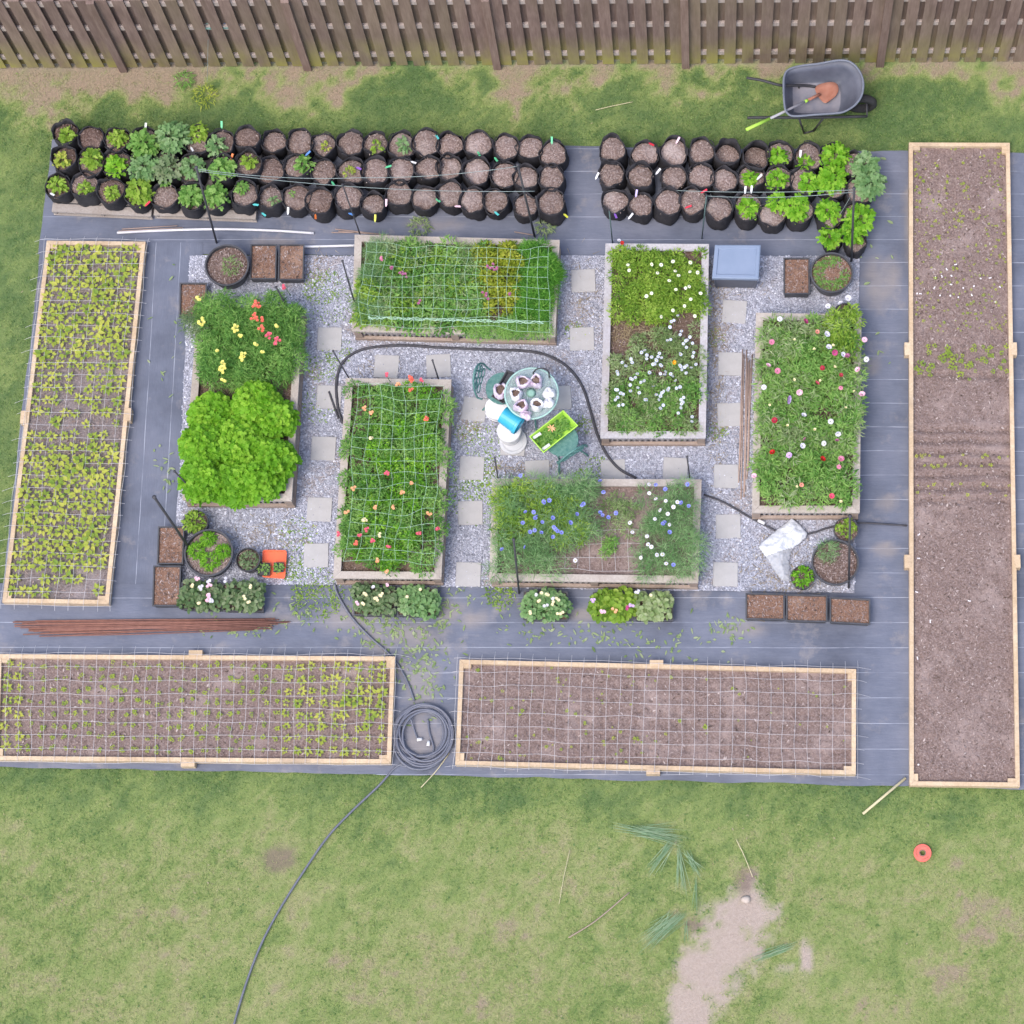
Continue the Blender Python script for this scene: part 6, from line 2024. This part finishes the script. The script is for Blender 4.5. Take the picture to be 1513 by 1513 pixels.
hose([W(u, v, .045) for u, v in ((494, 862), (500, 880), (520, 912), (548, 942), (572, 963), (590, 985), (603, 1010), (612, 1035))], .014, M['greyhose'], 'grey hose running from the coral bed down to the coil')
# coil
cc = W(625, 1087, .05)
pts = []
loops = 13
N = 40
rs = random.Random(3)
offs = [(rs.uniform(-.035, .045), rs.uniform(-.05, .06), rs.uniform(.235, .36)) for _ in range(loops + 1)]
for k in range(loops * N):
    f = k / N
    i = int(f); fr = f - i
    a0, a1 = offs[i], offs[i + 1]
    ox, oy, rr_ = (a0[j] * (1 - fr) + a1[j] * fr for j in range(3))
    a = -2 * math.pi * f - 1.9
    pts.append(Vector((cc.x + ox + rr_ * math.cos(a), cc.y + oy + rr_ * 1.06 * math.sin(a), 0.045 + .0045 * i + .008 * math.sin(3 * a + i))))
tail = [W(u, v, .03) for u, v in ((585, 1133), (560, 1160), (520, 1198), (485, 1235), (450, 1285), (415, 1340), (388, 1390), (368, 1440), (352, 1490), (340, 1535))]
mb = MB()
mb.tube(pts, .0135, 8)
mb.tube(smooth_open([pts[0], *tail], 8), .0135, 8)
mb.tube(smooth_open([pts[-1], W(640, 1110, .06), W(634, 1080, .05), W(632, 1062, .05)], 8), .011, 8)
mb.tube(smooth_open([W(607, 1062, .10), W(612, 1078, .05), W(617, 1092, .05)], 6), .010, 8)
mb.tube(smooth_open([W(590, 1105, .06), W(600, 1114, .05), W(615, 1127, .08)], 6), .016, 8)
coil = tag(mb.build('garden_hose', M['greyhose'], smooth=True), 'grey garden hose coiled between the bottom beds, its tail trailing over the lawn', 'hose')
for (u, v, a) in ((620, 1092, .1), (633, 1098, 1.5), (608, 1120, 1.0)):
    p = W(u, v, .065)
    mb = MB(); mb.tube([p - Vector((math.cos(a), math.sin(a), 0)) * .03, p + Vector((math.cos(a), math.sin(a), 0)) * .03], [.022, .018], 8)
    g = mb.build('hose_fitting', M['whitep'], coil, smooth=True)
    g.matrix_parent_inverse = Matrix.Identity(4)

# ------------------------------------------------------------------ poles, pipes, rods
M['whitepipe'] = simple('white_pipe', (.66, .67, .72), None, 4, .4)
hose([W(u, v, .03) for u, v in ((173, 343.5), (240, 340), (320, 338), (400, 340), (464, 344))], .0165, M['whitepipe'], 'long white plastic pipe bowed on the fabric in front of the pallets', 'white_pipe')['category'] = 'pipe'
hose([W(450, 364, .03), W(490, 363, .03), W(524, 362, .03)], .016, M['whitepipe'], 'short white plastic pipe ending at the wide netted bed', 'white_pipe')['category'] = 'pipe'
M['blackpole'] = simple('black_pole', (.05, .05, .06), (.07, .07, .08), 10, .5)
M['greenpole'] = simple('dark_green_stake', (.07, .12, .12), (.10, .15, .15), 10, .5)
POLES = [((320, 358), (290, 247), 2.1, .014, 'tall black pole behind the large pot above the snapdragons'),
         ((536, 357), (506, 272), 1.7, .009, 'thin black stake at the upper left corner of the wide netted bed'),
         ((790, 349), (765, 243), 2.1, .014, 'tall black pole above the right end of the wide netted bed'),
         ((799, 330), (792, 290), .9, .008, 'short thin stake beside the tall pole above the wide netted bed'),
         ((529, 465), (506, 385), 1.65, .010, 'thin dark stake at the lower left corner of the wide netted bed'),
         ((1258, 386), (1262, 278), 2.1, .014, 'tall black pole behind the large pot right of the storage box'),
         ((520, 566), (492, 518), 1.0, .009, 'dark stake at the upper left corner of the coral flower bed'),
         ((650, 566), (639, 532), .75, .009, 'dark stake at the upper right corner of the coral flower bed'),
         ((767, 876), (759, 797), 1.75, .013, 'black pole in front of the left end of the cornflower bed'),
         ((736, 708), (731, 676), .7, .009, 'thin dark stake at the upper left corner of the cornflower bed'),
         ((1020, 711), (1015, 674), .8, .009, 'thin dark stake at the upper right corner of the cornflower bed'),
         ((1254, 868), (1256, 762), 2.2, .014, 'tall black pole standing by the large pot at lower right'),
         ((284, 816), (228, 734), 2.15, .016, 'tall black pole by the fern pot, leaning over the left bark planters'),
         ((296, 735), (258, 696), 1.0, .011, 'black pole poking out left of the bright bushes'),
         ((433, 470), (408, 424), 1.1, .011, 'black pole rising through the snapdragons'),
         ((905, 358), (900, 310), 1.0, .008, 'thin green stake at the upper left of the white rimmed bed'),
         ((1037, 352), (1044, 288), 1.35, .008, 'thin green stake at the upper right of the white rimmed bed')]
TOP = {}
for (pb, pt_, hgt, r, lab) in POLES:
    b_ = W(*pb, .03)
    # top keeps the photographed lean but its height is that of a real pole
    tp = W(*pt_, hgt)
    mb = MB(); mb.tube([b_, b_.lerp(tp, .5), tp], r, 8)
    t = thing('garden_pole', tuple(b_), lab, 'pole', 'garden stakes and poles')
    mb.build('shaft', M['greenpole'] if 'green' in lab[:12] else M['blackpole'], t, smooth=True)
    mb = MB(); mb.lathe([(0, -.012), (r * 1.5, -.008), (r * 1.6, .004), (0, .014)], tp, 10); mb.build('cap', M['blackpole'], t, smooth=True)
    TOP[lab[:60]] = tp
def cord(a, b_, sag, label, r=.0035, mat=None):
    pts = []
    for k in range(25):
        f = k / 24
        pts.append(a.lerp(b_, f) - Vector((0, 0, sag * 4 * f * (1 - f))))
    mb = MB(); mb.tube(pts, r, 5)
    tag(mb.build('support_line', mat or M['greycord'], smooth=True), label, 'line', 'support lines between the poles')
M['greycord'] = simple('grey_green_cord', (.22, .28, .28), (.30, .36, .36), 10, .6)
A_, B_, C_, D_ = W(290, 249, 2.08), W(506, 274, 1.68), W(765, 245, 2.08), W(790, 265, 1.8)
cord(A_, W(530, 262, 1.9), .12, 'thin cord strung from the pole at the left over the grow bags')
cord(W(530, 262, 1.9), C_, .1, 'thin cord strung over the grow bags to the right pole')
cord(W(291, 252, 2.0), W(790, 282, 1.6), .2, 'second thin cord sagging over the longer bag block')
cord(W(1000, 281, 1.3), W(1262, 280, 2.0), .06, 'upper thin cord over the shorter bag block')
cord(W(1044, 289, 1.33), W(1262, 283, 1.95), .1, 'lower thin cord over the shorter bag block')
cord(W(1240, 318, 1.2), W(1262, 280, 2.05), .02, 'slanting guy cord beside the pole right of the storage box')
cord(W(308, 36, 1.08), W(306, 120, .02), .0, 'thin string hanging from the fence bracket to the grass', .0025)

M['rustrod'] = simple('rusty_rod', (.20, .095, .075), (.27, .135, .105), 15, .8)
rs = random.Random(9)
for k in range(30):
    f = k / 29
    ya, yb = 918 + 20 * f + rs.uniform(-3, 3), 914 + 14 * f + rs.uniform(-3, 3)
    xa, xb = 22 + rs.uniform(-8, 45) + 18 * f, 400 + rs.uniform(-10, 32) - 40 * abs(f - .5)
    z = .034 + .010 * (k % 3)
    a, b_ = W(xa, ya, z), W(xb, yb, z + .004)
    mb = MB(); mb.tube([a, a.lerp(b_, .5) + Vector((0, rs.uniform(-.012, .012), 0)), b_], .0065, 6)
    tag(mb.build('rusty_rod', M['rustrod'], smooth=True), 'long rusty metal rod in the bundle below the left bed', 'rod', 'bundle of rusty rods on the fabric')
M['bamboo'] = simple('brown_cane', (.31, .225, .19), (.39, .30, .26), 15, .8)
for k in range(11):
    f = k / 10
    x0 = 1096 + 14 * f
    a, b_ = W(x0 + rs.uniform(-1, 3), 515 + rs.uniform(0, 45), .05), W(x0 - 4 + rs.uniform(-3, 3), 700 + rs.uniform(-10, 40), .052)
    mb = MB(); mb.tube([a, a.lerp(b_, .5) + Vector((rs.uniform(-.006, .006), 0, .004)), b_], .008, 6)
    tag(mb.build('brown_cane', M['bamboo'], smooth=True), 'thin brown cane lying along the left side of the poppy bed', 'cane', 'bundle of canes by the poppy bed')
for k, (ua, va, ub, vb) in enumerate(((175, 341, 270, 336), (180, 338, 262, 333), (495, 338, 560, 345), (500, 341, 575, 347), (490, 343, 540, 343), (760, 342, 790, 347))):
    a, b_ = W(ua, va, .03), W(ub, vb, .03)
    mb = MB(); mb.tube([a, b_], .006, 6)
    tag(mb.build('brown_cane', M['bamboo'], smooth=True), 'thin brown cane lying on the fabric in front of the grow bags', 'cane', 'loose canes below the grow bags')
# pale pole on the lawn, orange ring, short sticks
M['palewood'] = simple('pale_stick', (.50, .45, .28), (.58, .52, .35), 9, .7)
mb = MB(); mb.tube([W(1275, 1202, .03), W(1338, 1149, .06)], .016, 8)
tag(mb.build('wooden_pole', M['palewood'], smooth=True), 'pale wooden pole lying on the grass at the foot of the longest bed', 'pole')
for (pts, lab, r) in ((((622, 1163), (645, 1138), (664, 1112)), 'pale thin stem lying over the grass by the hose coil', .006), (((826, 1335), (834, 1290), (842, 1255)), 'straight straw stem lying on the lower lawn', .0035), (((840, 1385), (880, 1360), (930, 1318)), 'reddish twig lying on the lower lawn', .007), (((880, 162), (905, 156), (935, 150)), 'pale thin stick on the grass below the fence', .0045), (((1112, 1295), (1100, 1265), (1088, 1240)), 'yellow looped stem above the sandy patch', .0045)):
    mb = MB(); mb.tube(smooth_open([W(u, v, .03) for u, v in pts], 5), r, 6)
    tag(mb.build('dry_stem', M['bamboo'] if 'reddish' in lab else M['palewood'], smooth=True), lab, 'stem')
c = W(1363, 1260, .03)
M['tape'] = simple('coral_tape', (.78, .17, .13), (.68, .12, .10), 14, .5)
t = thing('tape_roll', tuple(c), 'coral orange roll of tape lying on the lawn', 'tape roll')
mb = MB(); mb.lathe([(.045, 0), (.10, 0), (.104, .005), (.104, .035), (.10, .04), (.045, .04), (.042, .035), (.042, .005), (.045, 0)], (c.x, c.y, .015), 32); mb.build('tape_ring', M['tape'], t, smooth=False)
mb = MB(); mb.lathe([(.030, .002), (.041, .002), (.041, .036), (.030, .036), (.030, .002)], (c.x, c.y, .017), 24); mb.build('cardboard_core', simple('core', (.30, .18, .14), None, 5, .8), t)
for k in range(3):
    a = k * 2.1 + .4
    mb = MB()
    pts = [(c.x + .075 * math.cos(a + s_), c.y + .075 * math.sin(a + s_), .058) for s_ in np.linspace(0, 1.2, 8)]
    mb.tube(pts, .004, 5); mb.build('printed_slot', M['rust'], t)

# cut stalks on the lawn
kC = lambda x, y: W(860 + x / 2.802, 1150 + y / 2.802, .03)
def stalks(lines, lab, seed):
    rs = random.Random(seed)
    parts = []
    ctr = kC(*lines[0][:2])
    for (xa, ya, xb, yb, n, sp) in lines:
        for _ in range(n):
            a = kC(xa + rs.gauss(0, sp), ya + rs.gauss(0, sp))
            b_ = kC(xb + rs.gauss(0, sp * 1.6), yb + rs.gauss(0, sp * 1.6))
            d = b_ - a
            L = d.length
            az = math.atan2(d.y, d.x)
            V, Fc, R = leaves(np.array([[a.x, a.y, .028 + rs.uniform(0, .04)]]), np.array([az]), np.array([rs.uniform(0, .05)]), np.array([L]), np.array([rs.uniform(.006, .010)]), .03, np.array([rs.random()]), 'lance', fold=.3)
            parts.append((V, Fc, R))
    V, Fc, R = join(parts)
    tag(npmesh('cut_stalks', V, Fc, R, M['stalk']), lab, 'cut stalks')
stalks([(110, 190, 400, 255, 12, 10), (200, 210, 420, 260, 26, 14), (230, 205, 390, 215, 10, 8), (370, 265, 275, 390, 22, 10), (400, 280, 425, 480, 14, 10), (430, 300, 480, 400, 16, 10), (470, 400, 470, 560, 5, 4)], 'large spread of cut blue green onion like stalks on the lower lawn', 1)
stalks([(420, 560, 260, 690, 34, 14), (380, 560, 270, 650, 12, 14), (435, 580, 430, 690, 3, 5)], 'smaller bundle of cut stalks left of the sandy patch', 2)
stalks([(880, 690, 720, 755, 16, 9)], 'thin bundle of cut stalks across the right edge of the sandy patch', 3)
c = W(1102, 1328, .04)
mb = MB(); mb.lathe([(0, -.02), (.05, -.01), (.06, .01), (.04, .035), (0, .045)], (c.x, c.y, .0), 12, wob=.08, sy=.75); tag(mb.build('stone', simple('tan_stone', (.42, .36, .31), (.5, .44, .4), 12, .9), smooth=True), 'tan stone at the top of the sandy patch', 'stone')
# weeds on the grass below the fence, small fallen leaves on the right strip
for (u, v, r, lab, mt) in ((303, 142, .14, 'pale green weed clump on the bare strip left below the fence', 'seed'), (272, 118, .10, 'small weed clump at the foot of the fence near the left', 'mid'), (620, 335, .12, 'grey green wispy weed behind the wide netted bed', 'dusty'), (805, 335, .10, 'grey green weed at the foot of the tall pole behind the wide bed', 'dusty')):
    c = W(u, v, .02)
    V, Fc, R = bush((c.x, c.y, .01), r, .08, 110, .07, .012, 'lance', .55, .2, (0, .7))
    tag(npmesh('weed_clump', V, Fc, R, M[mt]), lab, 'weed')
parts = []
for (u, v, L) in ((1310, 235, .09), (1320, 330, .09), (1274, 380, .08), (1276, 420, .09), (1297, 525, .07), (1300, 490, .07), (1270, 395, .06)):
    p = W(u, v, .024)
    parts.append(leaves(np.array([[p.x, p.y, p.z]]), np.array([random.random() * 6.28]), np.array([.05]), L, L * .45, .03, np.array([.7]), 'lance'))
V, Fc, R = join(parts)
tag(npmesh('leaf_scraps', V, Fc, R, M['dusty']), 'loose green leaves lying on the right fabric strip', None, None, 'stuff')
